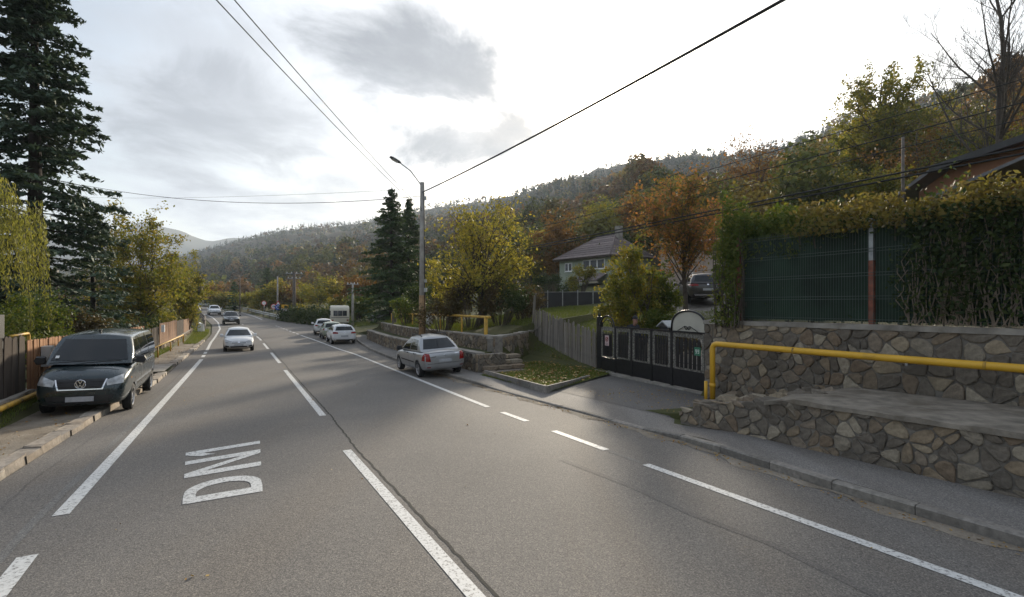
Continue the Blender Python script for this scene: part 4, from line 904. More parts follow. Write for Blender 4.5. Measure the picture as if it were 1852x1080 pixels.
LITTER = M_leaf('fallen leaves', [(0.156, 0.078, 0.026), (0.286, 0.156, 0.046), (0.390, 0.260, 0.078), (0.208, 0.117, 0.052)], .1)
def tree(label, px, Y, top_y, rx, z_low, mat, seed, limbs=34, leaves=9000, size=.085, name='broadleaf_tree', base=None, trunk_r=.14, spread=.42, stems=1, lean=(0, 0), bark=None, flat=1.0, cat='tree', group=None, twigs=7, ctr=None, shell=(.55, 1.0)):
    rng = np.random.default_rng(seed); b = base or gp(px, Y); top = H + (HY - top_y) / F * b.y; h = top - b.z; o = thing(name, label, cat, b, 0, group)
    zc = (z_low + h) / 2; hz_ = (h - z_low) / 2; wood = MB(); C = []; cx = np.array(ctr if ctr else lean, float)
    tops = []
    for s in range(stems):
        off = rng.normal(size=2) * (.12 * (stems > 1)); tp = np.array([*(cx * .8 + (rng.normal(size=2) * rx * .35 if stems > 1 else rng.normal(size=2) * .1)), h * (.86 if stems == 1 else rng.uniform(.65, .9))])
        k = 9; path = []
        for i in range(k): u = i / (k - 1); path.append(np.array([*off, -.15]) * (1 - u) + tp * u + np.array([*rng.normal(size=2) * .05 * h * .1 * (0 < i < k - 1), 0]))
        wood.tube(path, [trunk_r / (stems ** .5) * (1.25 if i == 0 else 1) * (1 - .88 * i / (k - 1)) for i in range(k)], 8); tops.append(path)
    for q in range(limbs):
        d = rng.normal(size=3); d /= np.linalg.norm(d); d[2] *= flat; rad = rng.uniform(*shell) * (1 + .16 * math.sin(3 * math.atan2(d[1], d[0]) + seed))
        tgt = np.array([cx[0], cx[1], zc]) + d * np.array([rx, rx, hz_]) * rad; path = tops[rng.integers(stems)]
        f = min(.93, max(.15, (tgt[2] * rng.uniform(.45, .8)) / (h * .86))); i0 = f * (len(path) - 1); s0 = path[int(i0)] * (1 - i0 % 1) + path[min(len(path) - 1, int(i0) + 1)] * (i0 % 1)
        L = np.linalg.norm(tgt - s0); m = (s0 + tgt) / 2 + np.array([0, 0, .12 * L]) + rng.normal(size=3) * .06 * L; pts = [s0 * (1 - u) ** 2 + 2 * m * u * (1 - u) + tgt * u * u for u in np.linspace(0, 1, 6)]
        r0 = max(.012, trunk_r * .34 * (1 - f * .6)); wood.tube(pts, [r0 * (1 - .85 * i / 5) for i in range(6)], 5, False)
        for w in range(twigs):
            u = rng.uniform(.35, 1.0); i1 = u * 5; a = pts[int(i1)] if i1 >= 5 else pts[int(i1)] * (1 - i1 % 1) + pts[int(i1) + 1] * (i1 % 1)
            e = a + rng.normal(size=3) * np.array([.30, .30, .24]) * rx * spread * 1.6 + np.array([0, 0, .1 * rx * spread]); wood.tube([a, (a + e) / 2 + rng.normal(size=3) * .05, e], [.012, .008, .003], 3, False)
            n = int(leaves / (limbs * twigs) * rng.uniform(.3, 1.7))
            if n:
                uu = rng.random(n)[:, None]; C.append(a * (1 - uu) + e * uu + rng.normal(size=(n, 3)) * .16 * rx * spread)
    obj('trunk', wood, bark or m_bark, o, smooth=True, fix=False)
    if C: leaf_obj('crown', np.concatenate(C), size, mat, o, (0, 0, 0), seed + 1)
    return o
def spruce(label, px, Y, top_y, rmax, mat, seed, base=None, whorl=.42, z0=1.0, per=8, twig=26, name='spruce_tree', h=None, trunk_r=.28, droop=.35, size=.13, bare=0.0):
    rng = np.random.default_rng(seed); b = base or gp(px, Y); h = h or H + (HY - top_y) / F * b.y - b.z; o = thing(name, label, 'tree', b); wood = MB()
    wood.tube([(0, 0, -.2), (.05, 0, h * .3), (-.03, .04, h * .65), (0, 0, h)], [trunk_r * 1.15, trunk_r * .8, trunk_r * .42, .02], 10); C = []; NN = []; SZ = []
    z = z0
    while z < h - .15:
        u = (z - z0) / (h - z0); Rr = rmax * (1 - u) ** .82 * rng.uniform(.82, 1.08) + .12
        k = per if u < .8 else max(5, per - 2)
        for j in range(k):
            ph = rng.uniform(0, 2 * PI); L = Rr * rng.uniform(.55, 1.12)
            if rng.random() < bare * (1 - u): continue
            rise = (.25 + .5 * u); m = 7; pts = []
            for i in range(m):
                s = i / (m - 1); dz = L * (rise * .35 * s - droop * 1.25 * s * s + .28 * droop * s ** 4 * 2); pts.append(np.array([math.cos(ph) * L * s, math.sin(ph) * L * s, z + dz]))
            wood.tube(pts, [max(.006, .028 * (1 - u) * (1 - s_ / (m - 1)) + .006) for s_ in range(m)], 4, False)
            nt_ = max(6, int(twig * L / rmax * (1.4 + u)))
            s = rng.uniform(.22 if u < .7 else .05, 1.02, nt_); idx = np.clip(s * (m - 1), 0, m - 1.001); i0 = idx.astype(int); fr = (idx - i0)[:, None]; A = np.array(pts); p = A[i0] * (1 - fr) + A[i0 + 1] * fr
            side = np.array([-math.sin(ph), math.cos(ph), 0]); sg = rng.choice([-1, 1], nt_); ext = (1.05 - s) * L * .42 * rng.uniform(.2, 1, nt_) + .06
            q = p + side * (sg * ext)[:, None] + np.array([math.cos(ph), math.sin(ph), 0]) * (ext * .55)[:, None]; q[:, 2] -= ext * .3 + rng.uniform(0, .10, nt_)
            for w in range(4):
                f = (w + .6) / 4; cc = p * (1 - f) + q * f; C.append(cc + rng.normal(size=cc.shape) * .045); dn = np.tile(np.array([math.cos(ph) * .2, math.sin(ph) * .2, 1.0]), (nt_, 1)) + rng.normal(size=cc.shape) * .55; NN.append(dn); SZ.append(np.full(nt_, size) * rng.uniform(.6, 1.4, nt_))
        z += whorl * (1 - .45 * u) * rng.uniform(.8, 1.2)
    obj('trunk', wood, m_barkd, o, smooth=True, fix=False); V = cards(np.concatenate(C), np.concatenate(NN), np.concatenate(SZ), .38, rng)
    mobj('crown', quadmesh('crown', V, mat), o); return o
def shrub(label, px, Y, rx, ry, h, mat, seed, leaves=2500, size=.06, base=None, name='shrub', z0=.0, lumps=9, cat='shrub', stems=12):
    rng = np.random.default_rng(seed); b = base or gp(px, Y); o = thing(name, label, cat, b); wood = MB(); C = []
    for k in range(lumps):
        c = np.array([rng.uniform(-.75, .75) * rx, rng.uniform(-.75, .75) * ry, z0 + rng.uniform(.25, .85) * (h - z0)]); r = rng.uniform(.28, .5) * min(rx, ry, h) * 1.0; n = leaves // lumps
        d = rng.normal(size=(n, 3)); d /= np.linalg.norm(d, axis=1)[:, None]; C.append(c + d * np.array([r * max(1, rx / ry * .7), r * max(1, ry / rx * .7), r * .95]) * rng.uniform(.35, 1.15, n)[:, None])
    C = np.concatenate(C); C[:, 2] = np.abs(C[:, 2])
    for k in range(stems):
        e = C[rng.integers(len(C))] * np.array([1.08, 1.08, 1.12]); wood.tube([(e[0] * .25, e[1] * .25, -.1), (e[0] * .6, e[1] * .6, e[2] * .6), tuple(e)], [.022, .014, .004], 4, False)
    tag(obj('stems', wood, m_bark, o, fix=False), kind='stuff'); leaf_obj('foliage', C, size, mat, o, (0, 0, 0), seed); return o
# left side
def offs(t, n): p = W(t, n); return Vector((p.x, p.y, zat(p.x, p.y)))
spruce('tall dark blue green spruce towering over the left fence', 62, 24, 0, 4.3, NEEDLE, 3, h=22.5, whorl=.46, z0=1.8, per=9, twig=30, trunk_r=.36, size=.15)
spruce('thin spruce with bare lower trunk right of the tall spruce', 167, 28, 372, 2.9, NEEDLE, 8, whorl=.5, z0=1.6, per=6, twig=20, trunk_r=.17, droop=.22, bare=.35)
def willow():
    rng = np.random.default_rng(12); b = gp(-95, 17.5); o = thing('willow_tree', 'weeping pale green willow hanging in at the left edge', 'tree', b); wood = MB(); C = []
    wood.tube([(0, 0, -.2), (.1, 0, 3), (.0, .1, 5.5)], [.28, .22, .1], 8)
    for k in range(230):
        ph = rng.uniform(0, 2 * PI); rr_ = 2.45 * math.sqrt(rng.random()); z1 = 7.6 - .28 * rr_ ** 2 + rng.normal() * .25; L = rng.uniform(1.3, 4.2); x, y = rr_ * math.cos(ph), rr_ * math.sin(ph)
        if k % 4 == 0: wood.tube([(0, 0, 5), (x * .5, y * .5, z1 + .5), (x, y, z1)], [.05, .03, .01], 4, False)
        n = int(L * 24); s = rng.random(n); C.append(np.stack([x + .22 * s * math.cos(ph) + rng.normal(size=n) * .05, y + .22 * s * math.sin(ph) + rng.normal(size=n) * .05, z1 - s * L], 1)); wood.tube([(x, y, z1), (x + .2 * math.cos(ph), y + .2 * math.sin(ph), z1 - L)], .004, 3, False)
    obj('trunk', wood, m_bark, o, fix=False); C = np.concatenate(C); N = rng.normal(size=C.shape) * np.array([1, 1, .25]); n = len(C)
    u = np.tile(np.array([0, 0, 1.0]), (n, 1)) + rng.normal(size=(n, 3)) * .35; v = np.cross(N, u); v /= np.linalg.norm(v, axis=1)[:, None]; u /= np.linalg.norm(u, axis=1)[:, None]
    mobj('crown', quadmesh('crown', np.stack([C - u * .085, C - v * .017, C + u * .085, C + v * .017], 1).reshape(-1, 3), WILLOW), o)
willow()
tree('green and yellow tree behind the fence right of the spruces', 258, 38, 352, 3.3, 1.2, GOLD, 21, limbs=46, leaves=15000, size=.10, trunk_r=.16, stems=3)
tree('smaller yellowing tree leaning over the farther fence', 335, 48, 448, 2.3, .9, GOLD, 22, limbs=34, leaves=8000, size=.10, trunk_r=.12, stems=3)
tree('bare topped tree between the spruce and the yellowing trees', 205, 42, 372, 2.6, 2.4, BROWN, 23, limbs=30, leaves=3200, size=.09, trunk_r=.13)
tree('light green tree behind the nest pole', 318, 60, 465, 2.8, 1.0, YELLOW, 24, limbs=30, leaves=6500, size=.12, trunk_r=.12)
shrub('round light green bush above the brown fence corner', 0, 0, 1.9, 1.5, 3.1, GREEN, 31, 6500, .06, base=offs(25.2, -7.0), lumps=14)
shrub('light green bush behind the brown fence above the cabinet', 0, 0, 1.7, 1.4, 2.8, GREEN, 32, 5200, .06, base=offs(28.6, -6.6), lumps=12)
for i, (t, n, h, m_, lab) in enumerate(((34.5, -6.6, 2.7, DARKG, 'dark bush behind the van roof'), (31.0, -6.4, 2.4, BROWN, 'brown twiggy bush under the thin spruce'), (39.5, -6.3, 2.6, DARKG, 'dark bush under the green and yellow tree'), (37, -6.2, 2.5, BROWN, 'brown shrub behind the short plank gate'), (43, -5.6, 2.4, DARKG, 'dark shrub behind the reddish fence'), (49, -5.2, 2.6, GOLD, 'yellowing shrub behind the faded dark fence'), (55, -4.8, 2.6, GOLD, 'yellow bush behind the farthest brown fence'))): shrub(lab, 0, 0, 1.9, 1.5, h, m_, 40 + i, 3400, .07, base=offs(t, n), lumps=10)
for i, (t, n) in enumerate(((22, -13), (29, -13), (36, -12), (44, -11), (52, -9), (18, -15))): shrub(('deep shade thicket behind the tall spruce', 'deep shade thicket behind the thin spruce', 'thicket behind the green and yellow tree', 'thicket behind the reddish fence shrubs', 'thicket by the far green gate', 'thicket at the foot of the willow')[i], 0, 0, 3.6, 2.2, 3.6, DARKG, 60 + i, 3600, .11, base=offs(t, n), lumps=12, name='thicket')
# centre
spruce('pointed dark spruce left of the lamp pole', 708, 46, 338, 4.0, NEEDLE2, 71, whorl=.40, z0=.5, per=9, twig=26, trunk_r=.2, size=.14)
spruce('second shorter spruce close behind the pointed spruce', 739, 50, 358, 3.1, NEEDLE2, 72, whorl=.40, z0=.5, per=8, twig=24, trunk_r=.18, size=.14)
tree('sparse yellow leaved tree behind the pipe rail', 872, 28, 348, 3.2, 1.0, YELLOW, 81, limbs=54, leaves=6800, size=.085, trunk_r=.17, stems=4, bark=m_barkd, twigs=8)
tree('low yellow leaved sapling right of the lamp pole', 800, 31, 440, 1.5, .8, YELLOW, 82, limbs=22, leaves=1800, size=.08, trunk_r=.06, stems=2)
for i, (px, Y, rx, h, m_, lab) in enumerate(((800, 27.5, 1.7, 2.6, BROWN, 'brown twiggy shrub behind the pipe rail middle'), (850, 27, 1.7, 2.7, BROWN, 'dark brown shrub under the yellow tree'), (905, 27.5, 1.7, 2.6, DARKG, 'dark shrub behind the pipe rail end'), (945, 29.5, 1.3, 2.0, BROWN, 'brown shrub left of the black sheet fence'), (765, 34, 1.8, 2.9, DARKG, 'dark bush beside the lamp pole'), (735, 36, 1.3, 2.0, GREEN, 'light green bush left of the lamp pole'), (990, 44, 2.2, 3.3, DARKG, 'dark bush left of the green house'), (1045, 44, 1.6, 3.0, GOLD, 'thin yellowing bush in front of the green house'))): shrub(lab, px, Y, rx, 1.3, h, m_, 90 + i, 3000, .07, lumps=10, stems=34)
# right
tree('slim orange red tree beside the driveway behind the gate', 1238, 23.5, 308, 2.6, 3.1, ORANGE, 101, limbs=54, leaves=7200, size=.075, trunk_r=.13, twigs=8)
tree('green leaved tree in front of the orange tree', 1160, 20.5, 428, 1.3, .5, GOLD, 102, limbs=36, leaves=6500, size=.065, trunk_r=.07, stems=3)
tree('light green sapling right of the orange tree', 1335, 20.0, 405, 1.2, 1.6, GREEN, 103, limbs=30, leaves=4600, size=.065, trunk_r=.06, stems=2)
tree('tall green shrub tree left of the driveway trunk', 1196, 21.5, 450, 1.0, .4, GREEN, 107, limbs=30, leaves=5000, size=.06, trunk_r=.05, stems=3)
tree('leafy yellow green shrub tree above the picket fence end', 1120, 22.5, 440, 1.1, .4, GOLD, 108, limbs=30, leaves=4600, size=.065, trunk_r=.05, stems=3)
shrub('dense green bush behind the gate', 1185, 20.0, .8, .8, 2.0, GREEN, 104, 2600, .05)
shrub('yellowing bush at the lawn edge behind the picket fence', 1118, 23, 1.0, .9, 2.3, GOLD, 105, 2600, .055)
shrub('low bush behind the gate at the driveway side', 1225, 19.0, .7, .7, 1.1, BROWN, 106, 1500, .05)
tree('broad round crowned tree high on the right slope', 1594, 52, 103, 5.3, 1.0, GOLD, 111, limbs=120, leaves=24000, size=.15, spread=.22, shell=(.72, 1.0), trunk_r=.3, twigs=9)
def bare_tree(label, base, h, seed):
    rng = np.random.default_rng(seed); o = thing('bare_tree', label, 'tree', base); wood = MB()
    def grow(p, d, L, r, lv):
        m = 6; pts = [p]; q = p.copy(); dd = d.copy()
        for i in range(m): dd = dd + rng.normal(size=3) * .07 + np.array([0, 0, .05 if lv else .0]); dd /= np.linalg.norm(dd); q = q + dd * L / m; pts.append(q.copy())
        wood.tube(pts, [max(.006, r * (1 - .72 * i / m)) for i in range(m + 1)], 7 if lv < 2 else 4, False)
        if lv >= 4: return
        k = (13, 8, 6, 4)[lv]
        for c in range(k):
            u = rng.uniform(.28 if lv == 0 else .2, 1.0); a = pts[min(m, int(u * m))]; ax = pts[min(m, int(u * m) + 1)] - pts[max(0, int(u * m) - 1)]; ax /= np.linalg.norm(ax); s = rng.normal(size=3); s -= ax * s.dot(ax); s /= np.linalg.norm(s)
            ang = rng.uniform(.55, 1.0); nd_ = ax * math.cos(ang) + s * math.sin(ang); nd_[2] += .22; nd_ /= np.linalg.norm(nd_); grow(a.copy(), nd_, L * rng.uniform(.36, .58) * (1.15 - .45 * u), max(.008, r * .42 * (1.15 - .6 * u)), lv + 1)
    grow(np.array([0, 0, -.3]), np.array([.0, 0, 1.0]), h, .24, 0); obj('branches', wood, m_bark, o, smooth=True, fix=False); return o
bare_tree('tall bare tree at the right edge of the slope', gp(1806, 33), 15.5, 5)
tree('half bare orange tinged tree on the middle slope', 1372, 62, 235, 5.0, 2.0, RUST, 113, limbs=50, leaves=4200, size=.15, trunk_r=.22, twigs=10)
SL = [(1010, 62, 370, 3.5, RUST), (1085, 75, 345, 4.5, GOLD), (1150, 70, 360, 4.5, RUST), (1215, 80, 320, 5, GOLD), (1290, 72, 320, 4.2, RUST), (1440, 58, 300, 4.2, GOLD), (1520, 46, 300, 3.6, GOLD), (1660, 42, 205, 4.2, RUST), (1740, 44, 150, 5.0, GOLD), (1850, 46, 120, 5.5, RUST), (1330, 48, 385, 2.8, GOLD), (1420, 44, 375, 2.6, GREEN), (1250, 55, 395, 3.0, GREEN), (1500, 37, 360, 2.4, GREEN), (960, 70, 385, 4, GOLD), (1780, 36, 235, 3.0, GOLD), (1120, 58, 420, 2.6, DARKG), (1600, 36, 300, 2.6, GOLD)]
LABS = ['rusty tree above the yellow tree crown', 'golden tree rising left of the house chimney', 'rusty tree straight above the green house', 'golden tree above the orange tree', 'rusty tree between orange and half bare trees', 'golden tree right of the half bare tree', 'golden tree below the round crowned tree', 'rusty tree left of the dark roofed house', 'tall golden tree behind the bare tree', 'rusty tree at the right picture edge', 'low golden tree right of the orange tree', 'light green tree above the fence left end', 'light green tree behind the orange tree', 'light green tree above the hedge', 'golden tree behind the black sheet fence', 'golden tree behind the dark roofed house', 'dark tree right beside the green house', 'golden tree by the thin capped pole']
for i, ((px, Y, ty, rx, m_), lab) in enumerate(zip(SL, LABS)): tree(lab, px, Y, ty, rx, .8, m_, 130 + i, limbs=34, leaves=5600, size=.15 if Y > 50 else .11, trunk_r=.16, group='trees on the right slope')
# middle distance, left to right
MD = [('orange tree beside the bridge approach', 388, 118, 512, 2.6, ORANGE), ('yellow bushy tree left of the bridge conifer', 402, 112, 528, 3.2, GOLD), ('pale green tree right of the bridge conifer', 455, 100, 527, 3.2, GOLD), ('pale yellow tree behind the guard rail', 478, 96, 522, 3.4, GOLD), ('yellow green tree left of the road signs', 498, 98, 505, 3.0, YELLOW), ('rusty tree behind the crossarm pole', 515, 100, 515, 3.6, RUST), ('large yellow green tree above the hedge', 574, 92, 492, 4.6, GOLD), ('rounded yellow tree left of the caravan pole', 611, 86, 507, 2.6, YELLOW), ('pinkish bare tree behind the caravan pole', 645, 80, 488, 3.0, RUST), ('green tree right of the caravan', 652, 66, 535, 2.2, GREEN), ('yellow green tree left of the large hedge tree', 548, 104, 520, 3.6, GOLD), ('dark plum coloured bush behind the yellow sign', 521, 76, 536, 1.5, BROWN)]
for i, (lab, px, Y, ty, rx, m_) in enumerate(MD): tree(lab, px, Y, ty, rx, .4, m_, 170 + i, limbs=30, leaves=4200, size=.17, trunk_r=.14, stems=2)
spruce('dark conifer behind the bridge guard rail', 424, 104, 508, 2.4, NEEDLE2, 191, z0=.3, whorl=.6, twig=14, size=.22)
spruce('dark pointed conifer far behind the road signs', 483, 130, 482, 3.4, NEEDLE2, 192, z0=.3, whorl=.8, twig=14, size=.3)
spruce('shorter conifer beside the far pointed conifer', 494, 134, 498, 2.6, NEEDLE2, 193, z0=.3, whorl=.8, twig=12, size=.3)
# overgrown hedge from the signs to the caravan, ivy hedge on the mesh fence
def hedge(label, pts, h, w, mat, seed, n, size, name='hedge', z0=0.0):
    rng = np.random.default_rng(seed); b = Vector(pts[0]); o = thing(name, label, 'hedge', b); C = []; T = np.cumsum([0] + [(Vector(q) - Vector(p)).length for p, q in zip(pts[:-1], pts[1:])]); A = np.array([tuple(p) for p in pts])
    s = rng.uniform(0, T[-1], n); p = np.stack([np.interp(s, T, A[:, k]) for k in range(3)], 1); hh = h * (1 + .20 * np.sin(s * 1.9) + .17 * np.sin(s * 4.3 + 1) + .12 * np.sin(s * 11.3)) + (rng.random(n) < .05) * rng.uniform(0, .35, n); a = rng.uniform(0, PI, n); rr_ = np.sqrt(rng.uniform(.35, 1.08, n)); d = (A[-1] - A[0])[:2]; d /= np.linalg.norm(d); q = np.array([-d[1], d[0]])
    p[:, :2] += q * (np.cos(a) * rr_ * w)[:, None]; p[:, 2] += z0 + np.sin(a) * rr_ * (hh - z0); p += rng.normal(size=p.shape) * .05; wood = MB()
    for k in range(40): e = p[rng.integers(n)]; wood.tube([(e[0] - b.x, e[1] - b.y, -.1), (e[0] - b.x + rng.normal() * .1, e[1] - b.y, (e[2] - b.z) * .6), tuple(e - np.array(b))], [.02, .013, .005], 4, False)
    tag(obj('stems', wood, m_bark, o, fix=False), kind='stuff'); leaf_obj('foliage', p, size, mat, o, tuple(b), seed); return o
hedge('overgrown dark hedge from the signs to the caravan', [gp(516, 74), gp(545, 70), gp(575, 66), gp(604, 63)], 1.9, 1.4, DARKG, 201, 7000, .13)
hedge('yellow topped creeper on the overgrown hedge', [gp(530, 74) + Vector((0, 0, .9)), gp(560, 70) + Vector((0, 0, .7)), gp(600, 66) + Vector((0, 0, .7))], 1.3, .7, YELLOW, 202, 1500, .12, 'creeper')
mfm = Matrix.Translation(mf.location) @ mf.rotation_euler.to_matrix().to_4x4()
def onf(x, y, z): return mfm @ Vector((x, y, z))
hx = [xp[0] - .5, 2.5, 5, 7.5, 10, LA2]
hedge('dense ivy and shrub hedge pouring over the mesh fence', [onf(x, .95, .0) for x in hx], 2.2, .75, DARKG, 211, 15000, .055)
hedge('pale brown and yellow creeper crown along the hedge top', [onf(x, .46, 1.9) for x in hx[1:]], .62, .72, M_leaf('dry creeper', [(.10, .075, .03), (.17, .13, .045), (.20, .17, .05), (.13, .14, .03)], .4), 212, 15000, .05, 'creeper')
hedge('green shoots spilling over the hedge left end', [onf(x, .7, 1.5) for x in (xp[0] - .7, xp[0] + .6, 2.6)], 1.0, .6, GREEN, 213, 8000, .05, 'creeper')
hedge('dark leafy drape hanging over the mesh fence top', [onf(x, .05, 1.72) for x in hx[1:]], .45, .22, DARKG, 215, 2600, .05, 'creeper')
hedge('leafy column of ivy at the fence left end', [onf(xp[0] - .55, .1, -.1), onf(xp[0] + .25, .02, -.1)], 2.6, .35, GREEN, 214, 4200, .045, 'ivy')
rng = np.random.default_rng(33); iv = thing('ivy', 'bare climbing ivy stems and leaves over the fence right end', 'ivy', onf(lx(1690), 0, 0)); wood = MB(); C = []
for k in range(90):
    x = rng.uniform(lx(1640), lx(1852) + 1.2); p = [onf(x + rng.normal() * .02, -.02, .02)]; 
    for z in np.linspace(.3, rng.uniform(1.0, 2.1), 6): x += rng.normal() * .08; p.append(onf(x, -.03 + rng.normal() * .012, z)); C += [np.array(p[-1]) + rng.normal(size=3) * .12 for _ in range(7)]
    wood.tube([tuple(q - iv.location) for q in p], [.011] * 3 + [.008] * (len(p) - 3), 5, False)
tag(obj('stems', wood, M_plain('pale ivy stem', (.20, .16, .12), .9, var=.3, bmp=.3), iv, fix=False), kind='stuff')
rng2 = np.random.default_rng(34); xx = lx(1640) + (lx(1852) + 1.5 - lx(1640)) * rng2.random(3200) ** .8; zz = 2.15 - np.abs(rng2.normal(size=3200)) * .65; C += [np.array(onf(a, -.05 + .1 * rng2.normal(), max(.05, z))) for a, z in zip(xx, zz)]
leaf_obj('foliage', np.array(C), .045, DARKG, iv, tuple(iv.location), 35)
# grass: plot by the road, lawn behind the picket fence, bank by the lamp, left verge
def blades(label, poly_fn, n, h, seed, mat=GRASS, name='grass'):
    rng = np.random.default_rng(seed); P = np.array([poly_fn(rng) for _ in range(n)]); a = rng.uniform(0, 2 * PI, n); w = np.stack([np.cos(a), np.sin(a), np.zeros(n)], 1) * .010; hh = h * rng.uniform(.5, 1.5, n); t = P + np.stack([rng.normal(size=n) * .4 * hh, rng.normal(size=n) * .4 * hh, hh], 1)
    V = np.stack([P - w, P + w, t + w * .3, t - w * .3], 1).reshape(-1, 3); o = mobj(name, quadmesh(name, V, mat)); return tag(o, label, 'grass', None, 'stuff')
def rect(t0, t1, n0, n1, dz=.0, fn=None):
    def f(r):
        while True:
            t, n = r.uniform(t0, t1), r.uniform(n0, n1)
            if fn is None or fn(t, n): break
        p = W(t, n); return (p.x, p.y, zat(p.x, p.y) + dz)
    return f
plotP = [[W(t, n, pz(t, n) + .13 + .14 * (n - 8.5) / 4) for n in np.linspace(8.5 + .02, 8.6 + max(0.05, (4.2 if t > 14.6 else (t - 12.75) * 2.2)), 5)] for t in np.linspace(12.8, 17.5, 12)]
tag(obj('grass_plot', MB().grid(plotP), m_grass0, smooth=True, fix=False), kind='structure')
def plotf(r):
    while True:
        t, n = r.uniform(12.8, 19.5), r.uniform(8.5, 13.2)
        if n - 8.5 < (t - 12.75) * 2.2 and not (t > 17.3 and n < 10.6): break
    p = W(t, n); return (p.x, p.y, max(pz(t, n) + .13 + .14 * (n - 8.5) / 4, zat(p.x, p.y)) - .01)
blades('short turf of the small roadside plot', plotf, 15000, .055, 301)
blades('lawn sloping up behind the picket fence', rect(15.5, 30, 13.2, 21, 0), 26000, .09, 302, M_leaf('lawn blades', [(.09, .12, .02), (.13, .165, .03), (.18, .20, .04)], .4))
blades('tufty grass on the bank beside the lamp pole', rect(24, 42, 10.6, 13, 0, lambda t, n: n > nW(t) + 1.3), 9000, .16, 303)
blades('grass on the left verge before the bridge', rect(44, 64, -2.4, -.9, .04, lambda t, n: nL(t) - 1.6 < n < nL(t) - .25), 8000, .10, 304)
blades('weeds along the foot of the left wall', rect(8, 40, -5, -2, .03, lambda t, n: nF(t) + .1 < n < nF(t) + .35), 4000, .10, 305)
blades('roadside grass by the overgrown hedge', rect(60, 82, 8, 16, 0, lambda t, n: n > nR(t) + .3), 7000, .2, 306)
def litter(label, fn, n, seed, size=.035):
    rng = np.random.default_rng(seed); P = np.array([fn(rng) for _ in range(n)]); P[:, 2] += .012; N = rng.normal(size=P.shape) * .35 + np.array([0, 0, 1.0]); o = mobj('fallen_leaves', quadmesh('fallen_leaves', cards(P, N, size * rng.uniform(.5, 1.3, n), .7, rng), LITTER)); return tag(o, label, 'leaves', None, 'stuff')
litter('fallen leaves over the roadside grass plot and steps', lambda r: tuple(np.array(plotf(r)) + np.array([0, 0, .05])), 800, 311, .05)
litter('dead leaves gathered in the gutter', lambda r: (lambda t: tuple(W(t, nR(t) - abs(r.normal()) * .14 - .02, pz(t, nR(t)) + .008)))(r.uniform(-3, 20)), 900, 312, .022)
litter('dead leaves on the ledge and driveway edge', lambda r: (lambda t, n: tuple(W(t, n, pz(t, n) + .2)))(r.uniform(8.3, 12.0), r.uniform(8.95, 11.4)), 350, 313, .022)
litter('dead leaves on the dirt verge', lambda r: (lambda t: tuple(W(t, nL(t) - r.uniform(.35, 1.5), pz(t, nL(t)) + .10)))(r.uniform(5, 40)), 500, 314, .03)
litter('sparse dry leaves on the open road', lambda r: (lambda t, n: tuple(W(t, n, pz(t, n) + .004)))(r.uniform(1, 30), r.uniform(-2.3, 7.2)), 110, 315, .02)
# gravel drive behind the gate
P = [[(lambda p: Vector((p.x, p.y, zat(p.x, p.y) + .03)))(W(t + (n - 12.5) * .62, n)) for t in np.linspace(9.9, 14.8, 7)] for n in np.linspace(12.3, 30, 26)]
tag(obj('driveway', MB().grid(P), m_gravel, smooth=True, fix=False), kind='structure')
# ------------------------------------------------------------------ vehicles: local x forward, y left, z up
def subdiv(me, lv):
    o = bpy.data.objects.new('tmp', me); COL.objects.link(o); m = o.modifiers.new('s', 'SUBSURF'); m.levels = lv; m.render_levels = lv
    dg = bpy.context.evaluated_depsgraph_get(); r = bpy.data.meshes.new_from_object(o.evaluated_get(dg)); bpy.data.objects.remove(o); return r
def carve(me, cyls):
    o = bpy.data.objects.new('tmp', me); COL.objects.link(o); tmp = []
    for x, y, r, w in cyls:
        c = MB().lathe([(0, -w / 2), (r, -w / 2), (r, w / 2), (0, w / 2)], 28, Matrix.Translation((x, y, .31 if r < .42 else .33)) @ Matrix.Rotation(PI / 2, 4, 'X')).mesh('c', None)
        bm = bmesh.new(); bm.from_mesh(c); bmesh.ops.remove_doubles(bm, verts=bm.verts, dist=1e-5); bmesh.ops.recalc_face_normals(bm, faces=bm.faces); bm.to_mesh(c); bm.free()
        k = bpy.data.objects.new('k', c); COL.objects.link(k); m = o.modifiers.new('b', 'BOOLEAN'); m.operation = 'DIFFERENCE'; m.object = k; m.solver = 'EXACT'; tmp.append(k)
    dg = bpy.context.evaluated_depsgraph_get(); r = bpy.data.meshes.new_from_object(o.evaluated_get(dg)); bpy.data.objects.remove(o)
    for k in tmp: bpy.data.objects.remove(k)
    return r
